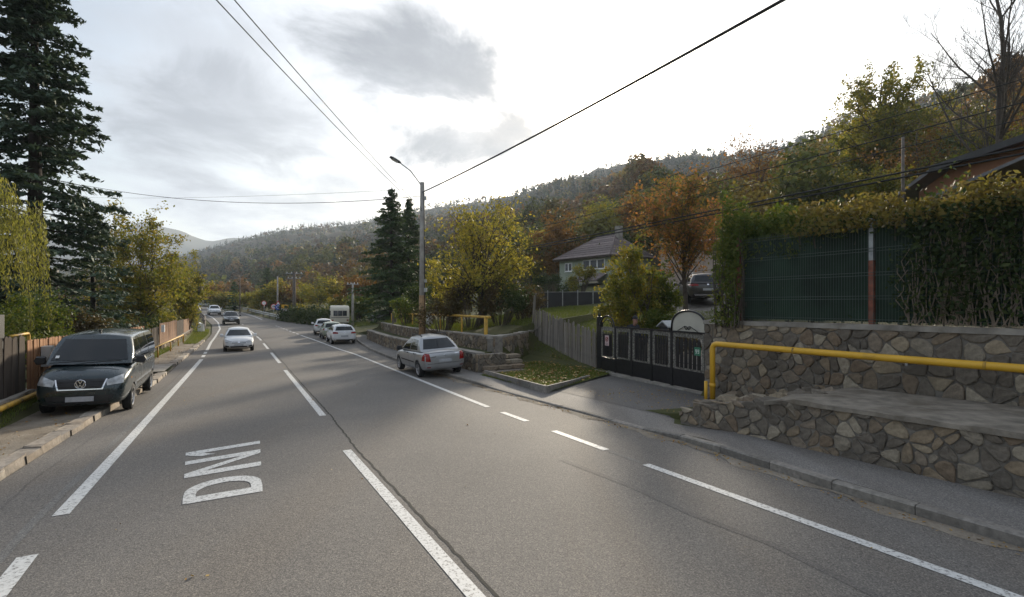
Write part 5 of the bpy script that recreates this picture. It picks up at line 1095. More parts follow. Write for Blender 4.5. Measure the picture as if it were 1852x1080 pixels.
def car(name, label, cat, spec, paint, loc, rz, group=None):
    """spec: st = stations (x, zb, zs, zt, w) from rear to front; cab = belt and roof corners; wheels; decals"""
    root = thing(name, label, cat, loc, rz, group); S = spec['st']; rings = []
    for x, zb, zs, zt, w in S:
        half = [(0, zb), (w * .80, zb), (w * .95, zb + .07), (w, zb + (zs - zb) * .45), (w * .985, zs - .10), (w * .93, zs), (w * .55, zt), (0, zt + .012)]
        rings.append([(x, y, z) for y, z in half] + [(x, -y, z) for y, z in half[-2:0:-1]])
    low = subdiv(MB().loft(rings).mesh('low', None), 2)
    (ax, az, aw), (cx, cz, cw), (fx, fz_, fw), (qx, qz, qw) = spec['cab']; crown = spec['crown']; B = spec.get('bow', .12)
    def ln(a, b, t): return a + (b - a) * t
    cab = MB(); nu, nv = 10, 6
    def side(u, v, s): p = Vector((ln(ln(ax, cx, u), ln(fx, qx, u), v), ln(ln(aw, cw, u), ln(fw, qw, u), v) + .035 * math.sin(PI * v), ln(ln(az, cz, u), ln(fz_, qz, u) + .03 * math.sin(PI * u), v))); p.y *= s; return p
    def endp(u, v, front):
        (bx, bz, bw), (tx, tz, tw) = ((ax, az, aw), (fx, fz_, fw)) if front else ((cx, cz, cw), (qx, qz, qw)); y = (1 - 2 * u) * ln(bw, tw, v) * (1 + .035 * math.sin(PI * v) / max(.4, tw)); bow = (1 - (1 - 2 * u) ** 2) * ln(B, B * .6, v); return Vector((ln(bx, tx, v) + (bow if front else -bow * .6), y, ln(bz, tz, v) + .05 * crown * 0 + (1 - (1 - 2 * u) ** 2) * (crown - tz) * .55 * v))
    for s in (1, -1): cab.grid([[side(u, v, s) for v in np.linspace(0, 1, nv + 1)] for u in np.linspace(0, 1, nu + 1)])
    for f in (True, False): cab.grid([[endp(u, v, f) for v in np.linspace(0, 1, nv + 1)] for u in np.linspace(0, 1, nu + 1)])
    R_ = []
    for u in np.linspace(0, 1, nu + 1):
        row = []
        for k in np.linspace(0, 1, nu + 1):
            a, b_ = endp(k, 1, True), endp(k, 1, False); L = side(u, 1, 1 if k < .5 else -1); p = a.lerp(b_, u); e = (1 - (1 - 2 * k) ** 2); p.z += e * (crown - max(fz_, qz)) * .45 * math.sin(PI * u) ** .6 + .03 * math.sin(PI * u); p.y = (1 - 2 * k) * abs(L.y); row.append(p)
        R_.append(row)
    cab.grid(R_); me = cab.mesh('cab', None); bm = bmesh.new(); bm.from_mesh(me); bmesh.ops.remove_doubles(bm, verts=bm.verts, dist=.012); bmesh.ops.recalc_face_normals(bm, faces=bm.faces)
    sharp = [e for e in bm.edges if len(e.link_faces) == 2 and e.calc_face_angle(0) > R(26)]; bmesh.ops.bevel(bm, geom=sharp, offset=.045, segments=3, affect='EDGES', profile=.5); bm.to_mesh(me); bm.free()
    bm = bmesh.new(); bm.from_mesh(low); bm.from_mesh(me); full = bpy.data.meshes.new('f'); bm.to_mesh(full); bvh = BVHTree.FromBMesh(bm); bm.free()
    wr = spec['wr']; ar = wr + spec.get('gap', .055); wy = spec['track']
    low = carve(low, [(x, s * (wy + .05), ar, .34) for x in spec['wx'] for s in (1, -1)])
    bm = bmesh.new(); bm.from_mesh(low); bm.from_mesh(me); body = bpy.data.meshes.new('body'); bm.to_mesh(body); bm.free(); smooth_by_angle(body, 38); body.materials.append(paint); mobj('body', body, root)
    def decal(nm, view, corners, mat, eps=.006, n=8, parent=root, rnd=0.0):
        """project a four cornered patch (bilinear) on the bodywork: view 'F','B','L','R'; corners in (y,z) or (x,z)"""
        P = []; back = []
        for i in range(n + 1):
            row = []
            for j in range(n + 1):
                u, v = i / n, j / n
                if rnd:                                             # squircle outline
                    a, c = 2 * u - 1, 2 * v - 1; u = .5 + .5 * a * (math.sqrt(1 - c * c / 2) * rnd + 1 - rnd); v = .5 + .5 * c * (math.sqrt(1 - a * a / 2) * rnd + 1 - rnd)
                p = [ln(ln(corners[0][k], corners[1][k], u), ln(corners[3][k], corners[2][k], u), v) for k in (0, 1)]
                o, d = {'F': ((5, p[0], p[1]), (-1, 0, 0)), 'B': ((-5, p[0], p[1]), (1, 0, 0)), 'L': ((p[0], 3, p[1]), (0, -1, 0)), 'R': ((p[0], -3, p[1]), (0, 1, 0)), 'T': ((p[0], p[1], 4), (0, 0, -1))}[view]
                h = bvh.ray_cast(Vector(o), Vector(d))
                if h[0] is None: row.append(None)
                else:
                    nn = h[1]; nn = -nn if nn.dot(Vector(d)) > 0 else nn; row.append(h[0] + (nn * .5 - Vector(d) * .5).normalized() * eps)
            P.append(row)
        b_ = MB(); idx = {}
        for i in range(n + 1):
            for j in range(n + 1):
                if P[i][j] is not None: idx[i, j] = len(b_.v); b_.v.append(tuple(P[i][j]))
        for i in range(n):
            for j in range(n):
                q = [(i, j), (i + 1, j), (i + 1, j + 1), (i, j + 1)]
                if all(k in idx for k in q):
                    ps = [Vector(b_.v[idx[k]]) for k in q]
                    if max((ps[0] - ps[2]).length, (ps[1] - ps[3]).length) < .6: b_.f.append(tuple(idx[k] for k in q))
        return obj(nm, b_, mat, parent, smooth=True, fix=False) if b_.f else None
    for nm, view, c, mat, *k in spec['decals']:
        views = {'S': 'LR', 'M': 'LR'}.get(view, view)
        if view == 'FF' or view == 'BB':                             # mirrored pair on front or back
            for s in (1, -1): decal(nm, view[0], [(s * y, z) for y, z in c], mat, **(k[0] if k else {}))
        else:
            for v in views: decal(nm, v, c, mat, **(k[0] if k else {}))
    ty = [(wr * .62, -.09), (wr * .90, -.10), (wr * .985, -.075), (wr, -.03), (wr, .03), (wr * .985, .075), (wr * .90, .10), (wr * .62, .09)]
    hub = spec.get('spokes', 5); tm = MB().lathe(ty, 28, Matrix.Rotation(PI / 2, 4, 'X')).mesh('tyre', m_tyre, True)
    rb = MB().lathe([(wr * .66, -.085), (wr * .64, -.04), (wr * .60, .03), (.0, .035)], 28, Matrix.Rotation(PI / 2, 4, 'X')); dk = rb.mesh('rim_well', m_blackp, True)
    sp = MB(); MW = Matrix.Rotation(PI / 2, 4, 'X'); sp.lathe([(wr * .66, -.088), (wr * .68, -.096), (wr * .62, -.090), (wr * .60, -.07)], 28, MW); sp.lathe([(.0, -.088), (wr * .17, -.085), (wr * .2, -.05)], 14, MW)
    for k in range(hub):
        a = 2 * PI * k / hub; d = Vector((math.cos(a), 0, math.sin(a))); t = Vector((-math.sin(a), 0, math.cos(a))); w0, w1 = wr * .13 * spec.get('sw', 1), wr * .10 * spec.get('sw', 1)
        q = [d * wr * .1 + t * w0, d * wr * .64 + t * w1, d * wr * .64 - t * w1, d * wr * .1 - t * w0]; sp.add([v + Vector((0, .072, 0)) for v in q] + [v + Vector((0, .03, 0)) for v in q], [(0, 1, 2, 3), (0, 4, 5, 1), (1, 5, 6, 2), (2, 6, 7, 3)])
    sm = sp.mesh('rim', m_rim)
    for x in spec['wx']:
        for s in (1, -1):
            w = bpy.data.objects.new('wheel', tm); w.location = (x, s * wy, wr - .005); w.rotation_euler = (random.uniform(0, 1) if s > 0 else 0, 0, 0 if s > 0 else PI); w.rotation_euler = (0, 0, 0 if s > 0 else PI); link(w, root)
            mobj('rim_well', dk, w); mobj('rim', sm, w)
    mx, mz, my = spec['mirror']
    for s in (1, -1):
        mm = MB(); mm.loft([[(mx + dx, s * (my + .02) + s * yy, mz + zz * hgt) for yy, zz in ((0, -.5), (.17, -.55), (.21, 0), (.17, .55), (0, .5))] for dx, hgt in ((-.05, .15), (.0, .19), (.07, .13))]); mm.beam((mx, s * (my - .1), mz - .04), (mx, s * (my + .05), mz - .02), .05, .05); obj('mirror', mm, spec.get('mmat', paint), root)
    if 'plate' in spec:
        for x, z, s in spec['plate']: obj('number_plate', MB().box((x, 0, z), (.014, .52, .115)), m_plate, root)
    for f in spec.get('extra', ()): f(root)
    return root
def veh(px, py, dz=0.0): return G(px, py, dz)
TRZ = math.atan2(CT, -ST)                                                # heading along +t
def tn_head(fn, t): a, b = W(t, fn(t)), W(t + 1, fn(t + 1)); return math.atan2(b.y - a.y, b.x - a.x)
nCL = lambda t: float(np.interp(t, [q[0] for q in CL], [q[1] for q in CL]))
# --- dark green van
m_van = M_paint('dark green van paint', (.008, .022, .027), .2, .25, .8, .04); m_badge = M_plain('emblem silver', (.62, .64, .68), .2, .8, var=.05, bmp=0)
VAN = dict(st=[(-2.46, .48, 1.06, 1.10, .80), (-2.42, .34, 1.16, 1.20, .87), (-2.2, .30, 1.20, 1.22, .90), (-1.4, .28, 1.20, 1.22, .905), (0, .27, 1.19, 1.21, .905), (1.1, .27, 1.18, 1.22, .905), (1.5, .27, 1.16, 1.24, .90), (2.0, .27, 1.04, 1.12, .885), (2.28, .27, .93, 1.00, .84), (2.42, .29, .80, .85, .78), (2.47, .40, .68, .70, .68)],
    cab=((1.66, 1.20, .86), (-2.43, 1.14, .87), (.86, 1.83, .71), (-2.30, 1.86, .74)), crown=1.95, bow=.18, wr=.335, gap=.05, track=.79, wx=(1.52, -1.62), spokes=5, mirror=(1.36, 1.27, .89), mmat=m_blackp, plate=[(2.485, .45, 1), (-2.48, .62, 1)],
    decals=[('windscreen', 'F', [(.76, 1.28), (-.76, 1.28), (-.62, 1.77), (.62, 1.77)], m_glass, dict(n=12, eps=.008)), ('rear_window', 'B', [(.72, 1.26), (-.72, 1.26), (-.64, 1.72), (.64, 1.72)], m_glass, dict(n=8)),
        ('front_side_window', 'S', [(1.28, 1.27), (.42, 1.25), (.42, 1.75), (.86, 1.75)], m_glass), ('side_window', 'S', [(.30, 1.25), (-.92, 1.24), (-.92, 1.76), (.30, 1.76)], m_glass), ('rear_side_window', 'S', [(-1.04, 1.24), (-2.26, 1.23), (-2.20, 1.75), (-1.04, 1.76)], m_glass),
        ('headlamp', 'FF', [(.80, .79), (.50, .745), (.47, .87), (.77, .98)], m_lens, dict(eps=.012)), ('chrome_surround', 'F', [(.42, .66), (-.42, .66), (-.49, .90), (.49, .90)], m_chrome, dict(n=10, eps=.006)), ('grille', 'F', [(.395, .685), (-.395, .685), (-.462, .905), (.462, .905)], m_blackp, dict(n=10, eps=.011)),
        ('lower_grille', 'F', [(.55, .33), (-.55, .33), (-.58, .39), (.58, .39)], m_blackp), ('plate_recess', 'F', [(.60, .41), (-.60, .41), (-.64, .53), (.64, .53)], m_blackp), ('bumper_gap', 'F', [(.76, .615), (-.76, .615), (-.76, .627), (.76, .627)], m_blackp, dict(n=16)),
        ('door_gap', 'S', [(.37, .36), (.355, .36), (.355, 1.22), (.37, 1.22)], m_blackp), ('door_gap', 'S', [(1.30, .66), (1.285, .66), (1.285, 1.2), (1.30, 1.2)], m_blackp), ('slide_rail', 'S', [(-.9, 1.02), (-2.3, 1.02), (-2.3, 1.04), (-.9, 1.04)], m_blackp), ('side_moulding', 'S', [(1.1, .58), (-1.2, .58), (-1.2, .63), (1.1, .63)], m_blackp), ('door_gap', 'S', [(-.97, .36), (-.985, .36), (-.985, 1.22), (-.97, 1.22)], m_blackp), ('door_handle', 'S', [(.62, 1.03), (.46, 1.03), (.46, 1.07), (.62, 1.07)], m_blackp, dict(eps=.02, n=3)), ('indicator', 'S', [(1.86, .84), (1.78, .84), (1.78, .87), (1.86, .87)], m_amber, dict(n=2)), ('tail_lamp', 'BB', [(.87, .85), (.80, .85), (.80, 1.2), (.87, 1.2)], m_red)])
def van_extra(root):
    gx = 2.43
    for z in (.735, .79, .845): obj('grille_bar', MB().box((2.455 - (z - .735) * .35, 0, z), (.03, .86, .012)), m_blackp, root)
    c = Vector((2.462, 0, .795)); b = MB(); b.tube([c + Vector((.012, .10 * math.cos(a), .10 * math.sin(a))) for a in np.linspace(0, 2 * PI, 25)], .012, 6)
    em = obj('emblem', b, m_badge, root, smooth=True); obj('emblem_disc', MB().lathe([(0, .004), (.095, .004), (.095, -.03)], 20, Matrix.Translation(c) @ Matrix.Rotation(PI / 2, 4, 'Y')), m_blackp, em)
    b = MB(); f = lambda y, z: c + Vector((.016, y, z))
    for p, q in (((-.036, .088), (0, .012)), ((.036, .088), (0, .012)), ((-.082, .048), (-.036, -.080)), ((-.036, -.080), (0, -.008)), ((0, -.008), (.036, -.080)), ((.036, -.080), (.082, .048))): b.beam(f(*p), f(*q), .014, .018)
    obj('emblem_letters', b, m_badge, em)
    for s, y in ((1, .28), (1, -.42)): obj('wiper', MB().beam((1.80, y + .38, 1.275), (1.86, y - .30, 1.245), .02, .02), m_blackp, root)
    obj('roof_aerial', MB().box((.62, 0, 1.965), (.10, .05, .05)), m_blackp, root)
    obj('screen_sticker', MB().box((1.57, -.64, 1.37), (.004, .07, .09), 0, Matrix.Rotation(R(-52), 3, 'Y')), m_white, root)
VAN['extra'] = (van_extra,)
va = G(236, 742); vb = G(272, 709); hd_ = math.atan2(va.y - vb.y, va.x - vb.x); vm = (va + vb) / 2; left = Vector((-math.sin(hd_), math.cos(hd_), 0)); vc = vm - left * .83 * 1.0
vc = vm + left * (-.86) if (vm + left * -.9).length > vm.length else vm + left * .86
car('parked_van', 'dark green van parked half on the left verge', 'van', VAN, m_van, (vc.x, vc.y, (va.z + vb.z) / 2 + .02), hd_); bpy.data.objects['parked_van'].rotation_euler = (R(1.6) * (-1), 0, hd_)
bpy.data.objects['parked_van'].location.z += .03
# --- saloon, hatchbacks, suvs
def sedan(red=True):
    return dict(st=[(-2.13, .46, .78, .80, .72), (-2.09, .32, .92, .97, .80), (-1.92, .26, .97, 1.03, .85), (-1.4, .24, .98, 1.02, .868), (0, .22, .93, .94, .87), (.85, .22, .91, .95, .87), (1.3, .23, .87, .95, .86), (1.75, .25, .78, .86, .83), (2.02, .28, .68, .73, .76), (2.12, .40, .60, .62, .62)],
    cab=((1.0, .91, .80), (-1.62, .99, .78), (.22, 1.45, .57), (-1.02, 1.46, .57)), crown=1.54, bow=.14, wr=.31, track=.75, wx=(1.30, -1.33), spokes=8, sw=.8, mirror=(.72, 1.0, .84), mmat=m_blackp, plate=[(-2.14, .66, -1), (2.13, .45, 1)],
    decals=[('windscreen', 'F', [(.70, .98), (-.70, .98), (-.50, 1.41), (.50, 1.41)], m_glass, dict(n=10, eps=.008)), ('rear_window', 'B', [(.66, 1.07), (-.66, 1.07), (-.50, 1.42), (.50, 1.42)], m_glass, dict(n=10, eps=.008)), ('front_side_window', 'S', [(.72, .985), (-.22, 1.0), (-.22, 1.40), (.18, 1.40)], m_glass), ('rear_side_window', 'S', [(-.31, 1.0), (-1.16, 1.03), (-.96, 1.39), (-.31, 1.41)], m_glass),
        ('headlamp', 'FF', [(.76, .60), (.42, .58), (.42, .70), (.74, .76)], m_lens, dict(eps=.01)), ('grille', 'F', [(.36, .55), (-.36, .55), (-.38, .66), (.38, .66)], m_blackp), ('tail_lamp', 'BB', [(.76, .66), (.57, .64), (.61, .93), (.75, .95)], m_red, dict(eps=.014)), ('tail_lamp', 'S', [(-1.86, .68), (-2.07, .68), (-2.05, .93), (-1.93, .92)], m_red, dict(eps=.012, n=4)),
        ('door_gap', 'S', [(-.26, .32), (-.272, .32), (-.272, 1.0), (-.26, 1.0)], m_blackp), ('door_gap', 'S', [(.86, .4), (.848, .4), (.848, .9), (.86, .9)], m_blackp), ('door_gap', 'S', [(-1.05, .62), (-1.062, .62), (-1.12, 1.0), (-1.10, 1.0)], m_blackp), ('side_moulding', 'S', [(.8, .53), (-.92, .53), (-.92, .58), (.8, .58)], m_blackp), ('door_handle', 'S', [(.0, .84), (-.16, .84), (-.16, .88), (0, .88)], m_blackp, dict(eps=.02, n=3)), ('door_handle', 'S', [(-.88, .86), (-1.02, .86), (-1.02, .90), (-.88, .90)], m_blackp, dict(eps=.02, n=3)), ('boot_gap', 'B', [(.70, .955), (-.70, .955), (-.70, .965), (.70, .965)], m_blackp, dict(n=14)), ('bumper_gap', 'B', [(.80, .55), (-.80, .55), (-.80, .562), (.80, .562)], m_blackp, dict(n=14)), ('reflector', 'BB', [(.78, .42), (.58, .42), (.58, .45), (.78, .45)], m_red, dict(n=3)), ('boot_badge', 'B', [(.03, .84), (-.03, .84), (-.03, .88), (.03, .88)], m_chrome, dict(n=3, eps=.012)), ('boot_badge', 'B', [(.58, .80), (.36, .80), (.36, .825), (.58, .825)], m_chrome, dict(n=3, eps=.01)), ('boot_badge', 'B', [(-.40, .88), (-.56, .88), (-.56, .905), (-.40, .905)], m_chrome, dict(n=3, eps=.01))])
SAL = sedan()
def rack(root):
    for y in (.52, -.52): obj('roof_bar', MB().tube([(.18, y, 1.50), (.14, y, 1.565), (-.92, y, 1.575), (-.98, y, 1.51)], .018, 6), m_blackp, root, smooth=True)
SAL['extra'] = (rack,)
m_silver = M_paint('silver car paint', (.40, .41, .42), .30, .7, .5, .10); m_whitec = M_paint('white car paint', (.74, .75, .76), .3, 0, .6, .08); m_blackc = M_paint('black car paint', (.012, .013, .015), .2, .2, .8, .1); m_dgrey = M_paint('dark grey car paint', (.05, .045, .045), .25, .5, .7, .1); m_green = M_paint('pale green car paint', (.30, .34, .27), .3, .4, .6, .1)
car('parked_saloon', 'silver four door saloon with black roof bars parked by kerb', 'car', SAL, m_silver, W(20.25, 7.48, pz(20.2, 7.5) + .06), TRZ + R(-1.5)); bpy.data.objects['parked_saloon'].rotation_euler = (R(-3.0), 0, TRZ + R(-1.5))
def hatch(h=1.46, L=4.2, w=.88, suv=0.0, rear=0):
    a = L / 2; g = suv; zb = .22 + g * .6
    return dict(st=[(-a, .46 + g, .80 + g, .82 + g, w * .82), (-a + .05, .30 + g, .92 + g, .96 + g, w * .92), (-a + .3, zb + .02, .96 + g, .98 + g, w * .98), (-1.2, zb, .96 + g, .98 + g, w), (0, zb, .93 + g, .95 + g, w), (.85, zb, .91 + g, .96 + g, w), (1.25, zb, .87 + g, .95 + g, w * .99), (a - .38, zb + .02, .78 + g, .86 + g, w * .95), (a - .10, .27 + g * .7, .68 + g, .73 + g, w * .86), (a, .40 + g * .7, .58 + g, .61 + g, w * .72)],
    cab=((1.05, .92 + g, w * .91), (-a + .10, .95 + g, w * .90), (.22, h - .08, w * .66), (-a + .48, h - .09, w * .66)), crown=h, bow=.14, wr=.315 + g * .35, track=w - .12, wx=(a - .82, -a + .80), spokes=5, mirror=(.78, 1.0 + g, w - .03), plate=[(-a - .012, .62 + g, -1), (a + .01, .45 + g, 1)],
    decals=[('windscreen', 'F', [(w * .80, .99 + g), (-w * .80, .99 + g), (-w * .58, h - .13), (w * .58, h - .13)], m_glass, dict(n=10, eps=.008)), ('rear_window', 'B', [(w * .72, 1.03 + g), (-w * .72, 1.03 + g), (-w * .58, h - .14), (w * .58, h - .14)], m_glass, dict(n=10, eps=.008)), ('front_side_window', 'S', [(.76, .99 + g), (-.22, 1.0 + g), (-.22, h - .13), (.18, h - .13)], m_glass), ('rear_side_window', 'S', [(-.30, 1.0 + g), (-1.25, 1.02 + g), (-1.15, h - .15), (-.30, h - .13)], m_glass), ('quarter_window', 'S', [(-1.33, 1.03 + g), (-a + .42, 1.05 + g), (-a + .62, h - .18), (-1.23, h - .16)], m_glass),
        ('headlamp', 'FF', [(w * .86, .60 + g), (w * .50, .58 + g), (w * .46, .68 + g), (w * .84, .79 + g)], m_lens, dict(eps=.01)), ('grille', 'F', [(w * .44, .56 + g), (-w * .44, .56 + g), (-w * .48, .65 + g), (w * .48, .65 + g)], m_blackp), ('grille_bar', 'F', [(w * .46, .60 + g), (-w * .46, .60 + g), (-w * .47, .622 + g), (w * .47, .622 + g)], m_chrome, dict(eps=.014)), ('lower_grille', 'F', [(w * .5, .30 + g), (-w * .5, .30 + g), (-w * .55, .38 + g), (w * .55, .38 + g)], m_blackp), ('fog_recess', 'FF', [(w * .86, .34 + g), (w * .62, .32 + g), (w * .62, .40 + g), (w * .84, .44 + g)], m_blackp),
        ('tail_lamp', 'BB', [(w * .92, .80 + g), (w * .50, .80 + g), (w * .54, .90 + g), (w * .90, .94 + g)], m_red, dict(eps=.013)), ('door_gap', 'S', [(-.26, .34 + g), (-.272, .34 + g), (-.272, 1.0 + g), (-.26, 1.0 + g)], m_blackp), ('bumper_skirt', 'B', [(w * .8, .27 + g), (-w * .8, .27 + g), (-w * .8, .37 + g), (w * .8, .37 + g)], m_blackp), ('rear_badge', 'B', [(.045, .85 + g), (-.045, .85 + g), (-.045, .92 + g), (.045, .92 + g)], m_chrome, dict(n=3, eps=.014)), ('front_badge', 'F', [(.05, .58 + g), (-.05, .58 + g), (-.05, .66 + g), (.05, .66 + g)], m_chrome, dict(n=3, eps=.02)), ('side_moulding', 'S', [(.8, .34 + g), (-.9, .34 + g), (-.9, .38 + g), (.8, .38 + g)], m_blackp)])
o = G(433, 636); t, n = TN(o); car('oncoming_hatchback', 'white hatchback driving towards the camera in the left lane', 'car', hatch(1.47, 4.25, .88), m_whitec, W(t + 2.0, n + .0, pz(t + 2, n)), tn_head(nCL, t + 2) + PI)
o = G(418, 588); t, n = TN(o); car('oncoming_suv', 'black suv with bright headlamps following the white hatchback', 'car', hatch(1.70, 4.6, .94, .16), m_blackc, W(t + 2, n, pz(t + 2, n)), tn_head(nCL, t + 2) + PI)
o = G(387, 571); t, n = TN(o); car('oncoming_suv', 'white suv coming off the distant bridge', 'car', hatch(1.72, 4.5, .92, .16), m_whitec, W(t + 2, n, pz(t + 2, n)), tn_head(nCL, t + 2) + PI)
o = G(626, 623); t, n = TN(o); car('parked_hatchback', 'white hatchback parked at the kerb seen from behind', 'car', hatch(1.46, 4.25, .90), m_whitec, W(t + 2.1, n, pz(t + 2, n)), TRZ + R(-3))
car('parked_hatchback', 'greenish car parked in front of the white hatchback', 'car', hatch(1.47, 4.1, .87), m_green, W(t + 7.8, n + .3, pz(t + 8, n)), TRZ + R(-5))
car('parked_estate', 'white car parked ahead with a black mirror beside caravan', 'car', hatch(1.52, 4.3, .88, .05), m_whitec, W(t + 13.5, n + .6, pz(t + 13, n)), TRZ + R(-7))
SUVX = hatch(1.62, 4.7, .94, .12); SUVX['decals'] += [('skid_plate', 'B', [(.62, .40), (-.62, .40), (-.70, .50), (.70, .50)], m_chrome, dict(eps=.016)), ('tail_lamp', 'S', [(-2.0, .94), (-2.25, .94), (-2.24, 1.06), (-2.0, 1.05)], m_red, dict(n=4, eps=.012))]
def rails(root):
    for y in (.58, -.58): obj('roof_rail', MB().tube([(.2, y, 1.58), (.1, y, 1.66), (-1.4, y, 1.66), (-1.6, y, 1.58)], .016, 6), m_chrome, root, smooth=True)
    obj('rear_wiper', MB().beam((-2.21, .02, 1.15), (-2.2, -.36, 1.18), .02, .02), m_blackp, root)
SUVX['extra'] = (rails,)
p = gp(1260, 29.0); car('parked_crossover', 'dark crossover parked up the driveway behind the gate', 'car', SUVX, m_dgrey, p + Vector((0, 0, .02)), R(84))
p = W(62, 17.5); car('parked_car', 'dark car half hidden in the shade under the spruces', 'car', hatch(1.46, 4.2, .88), m_blackc, (p.x, p.y, zat(p.x, p.y) + .02), TRZ + R(60))
# --- caravan
p = G(618, 592); t, n = TN(p); cv = thing('caravan', 'cream touring caravan parked at the end of the lay-by', 'caravan', W(t + 3, n + 0.3, pz(t, n)), TRZ + R(-8))
m_cream = M_plain('caravan shell', (.66, .62, .52), .45, var=.08, scale=1.5, bmp=.05, dirt=(.4, .36, .3), dirt_at=(.55, .9))
pr_ = [(-2.05, .5), (-2.1, 1.3), (-2.0, 2.2), (-1.7, 2.48), (0, 2.55), (1.7, 2.48), (2.05, 2.1), (2.15, 1.2), (2.0, .5)]
b = MB().prism(pr_, -1.05, 1.05); sh = b.mesh('shell', m_cream); bm = bmesh.new(); bm.from_mesh(sh); bmesh.ops.bevel(bm, geom=bm.edges[:], offset=.06, segments=2, affect='EDGES'); bm.to_mesh(sh); bm.free(); mobj('shell', sh, cv)
for y in (-.52, .0, .52): obj('rear_window', MB().box((-2.09, y, 1.62), (.03, .47, .62), 0, Matrix.Rotation(R(5), 3, 'Y')), m_pane, cv)
for x in (-1.2, .2, 1.2):
    for s in (1, -1): obj('side_window', MB().box((x, s * 1.06, 1.65), (.7, .03, .55)), m_pane, cv)
obj('stripe', MB().box((-2.1, 0, 1.12), (.03, 2.0, .05)), m_dgrey, cv)
for s in (1, -1): obj('wheel', MB().lathe([(0, -.08), (.28, -.09), (.31, -.04), (.31, .04), (.28, .09), (0, .08)], 20, Matrix.Translation((0, s * .95, .30)) @ Matrix.Rotation(PI / 2, 4, 'X')), m_tyre, cv, smooth=False); obj('tail_lamp', MB().box((-2.09, s * .85, .8), (.05, .22, .14)), m_red, cv)
obj('drawbar', MB().beam((2.0, 0, .5), (3.0, 0, .5), .1, .08), m_galv, cv); obj('jockey_leg', MB().tube([(2.8, 0, .0), (2.8, 0, .6)], .03, 6), m_galv, cv)
# ------------------------------------------------------------------ houses
def window(root, x, z, w, h, y=-.0, panes=1, name='window'):
    wn_ = obj(name, MB().box((x, y - .03, z), (w, .06, h)), m_white, root)
    for k in range(panes): pw = w / panes; obj('pane', MB().box((x - w / 2 + pw * (k + .5), y - .065, z), (pw - .16, .02, h - .18)), m_pane, wn_)
    obj('sill', MB().box((x, y - .06, z - h / 2 - .03), (w + .12, .14, .05)), m_white, wn_)
hA, hB = at(1012, 500, 58), at(1103, 500, 52); hr = frame_ab(hA, hB); HWd = (Vector((hB.x, hB.y)) - Vector((hA.x, hA.y))).length
zG = max(zat(hA.x, hA.y), hz(hA.x, hA.y)) - .2; eave = H + (HY - 468) / F * 56; ridge = H + (HY - 434) / F * 58
hs = thing('green_house', 'pale green house with mauve tiled hip roof on the slope', 'house', (hA.x, hA.y, zG), hr); eh = eave - zG; rh = ridge - eave + .3; DEP = 6.5
m_hw = M_plain('pale green render', (.31, .345, .27), .85, var=.12, scale=1.2, bmp=.25, dirt=(.2, .24, .18)); m_hr = M_pieces('mauve roof tile', [(.20, .16, .152), (.175, .14, .135), (.23, .185, .175), (.155, .125, .12)], .8, 6, .4)
obj('wall', MB().box((HWd / 2, DEP / 2, eh / 2), (HWd, DEP, eh)), m_hw, hs)
ov = .55; E_ = [(-ov, -ov, eh), (HWd + ov, -ov, eh), (HWd + ov, DEP + ov, eh), (-ov, DEP + ov, eh)]; r0, r1 = (HWd * .42, DEP / 2, eh + rh), (HWd * .72, DEP / 2, eh + rh)
rf = obj('roof', MB().add([Vector(q) - Vector((0, 0, .06)) for q in E_ + [r0, r1]], [(0, 1, 5, 4), (1, 2, 5), (2, 3, 4, 5), (3, 0, 4), (3, 2, 1, 0)]), m_hr, hs)
def tilerows(parent, a, b, c, d, rows, nm='tile_row'):                   # a,b = eave ends; d,c = ridge ends
    a, b, c, d = map(Vector, (a, b, c, d)); nrm_ = (b - a).cross(d - a).normalized(); nrm_ = nrm_ if nrm_.z > 0 else -nrm_
    for i in range(rows):
        f, g = i / rows, (i + 1.06) / rows; p, q, r_, s = a.lerp(d, f), b.lerp(c, f), b.lerp(c, min(1, g)), a.lerp(d, min(1, g)); u = nrm_ * .06; v = nrm_ * .015
        obj(nm, MB().add([p + v, q + v, r_ + v, s + v, p + u, q + u, r_ + v * 1.4, s + v * 1.4], [(0, 1, 5, 4), (4, 5, 6, 7), (1, 2, 6, 5), (3, 0, 4, 7)]), m_hr, parent, fix=False)
tilerows(rf, E_[0], E_[1], r1, r0, 9); tilerows(rf, E_[1], E_[2], r1, r1, 9); tilerows(rf, E_[3], E_[0], r0, r0, 9)
obj('ridge_cap', MB().tube([r0, r1], .12, 8), m_hr, rf, smooth=True); obj('hip_cap', MB().tube([E_[1], r1], .09, 8), m_hr, rf, smooth=True); obj('hip_cap', MB().tube([E_[0], r0], .09, 8), m_hr, rf, smooth=True)
ch = obj('chimney', MB().box((HWd * .78, DEP / 2, eh + rh + .1), (.6, .6, 1.5)), m_conc, rf); obj('fascia', MB().box((HWd / 2, -ov + .03, eh - .10), (HWd + 2 * ov, .05, .16)), m_old, hs)
wz = H + (HY - 478.5) / F * 54 - zG
for fr_ in (.565, .705, .845): window(hs, HWd * fr_, wz, HWd * .135, 1.05)
window(hs, HWd * .20, wz - .1, HWd * .15, .95, panes=2); window(hs, HWd * .3, 1.4, .9, 1.0, panes=2)
po = obj('porch_roof', MB().add([(HWd * .42, -1.9, eh - 2.7), (HWd * 1.0, -1.9, eh - 2.5), (HWd * .95, .0, eh - 1.75), (HWd * .5, .0, eh - 1.8), (HWd * .42, -1.9, eh - 2.8), (HWd * 1.0, -1.9, eh - 2.6), (HWd * .95, .0, eh - 1.85), (HWd * .5, .0, eh - 1.9)], [(0, 1, 2, 3), (7, 6, 5, 4), (0, 4, 5, 1), (1, 5, 6, 2), (2, 6, 7, 3), (3, 7, 4, 0)]), m_hr, hs)
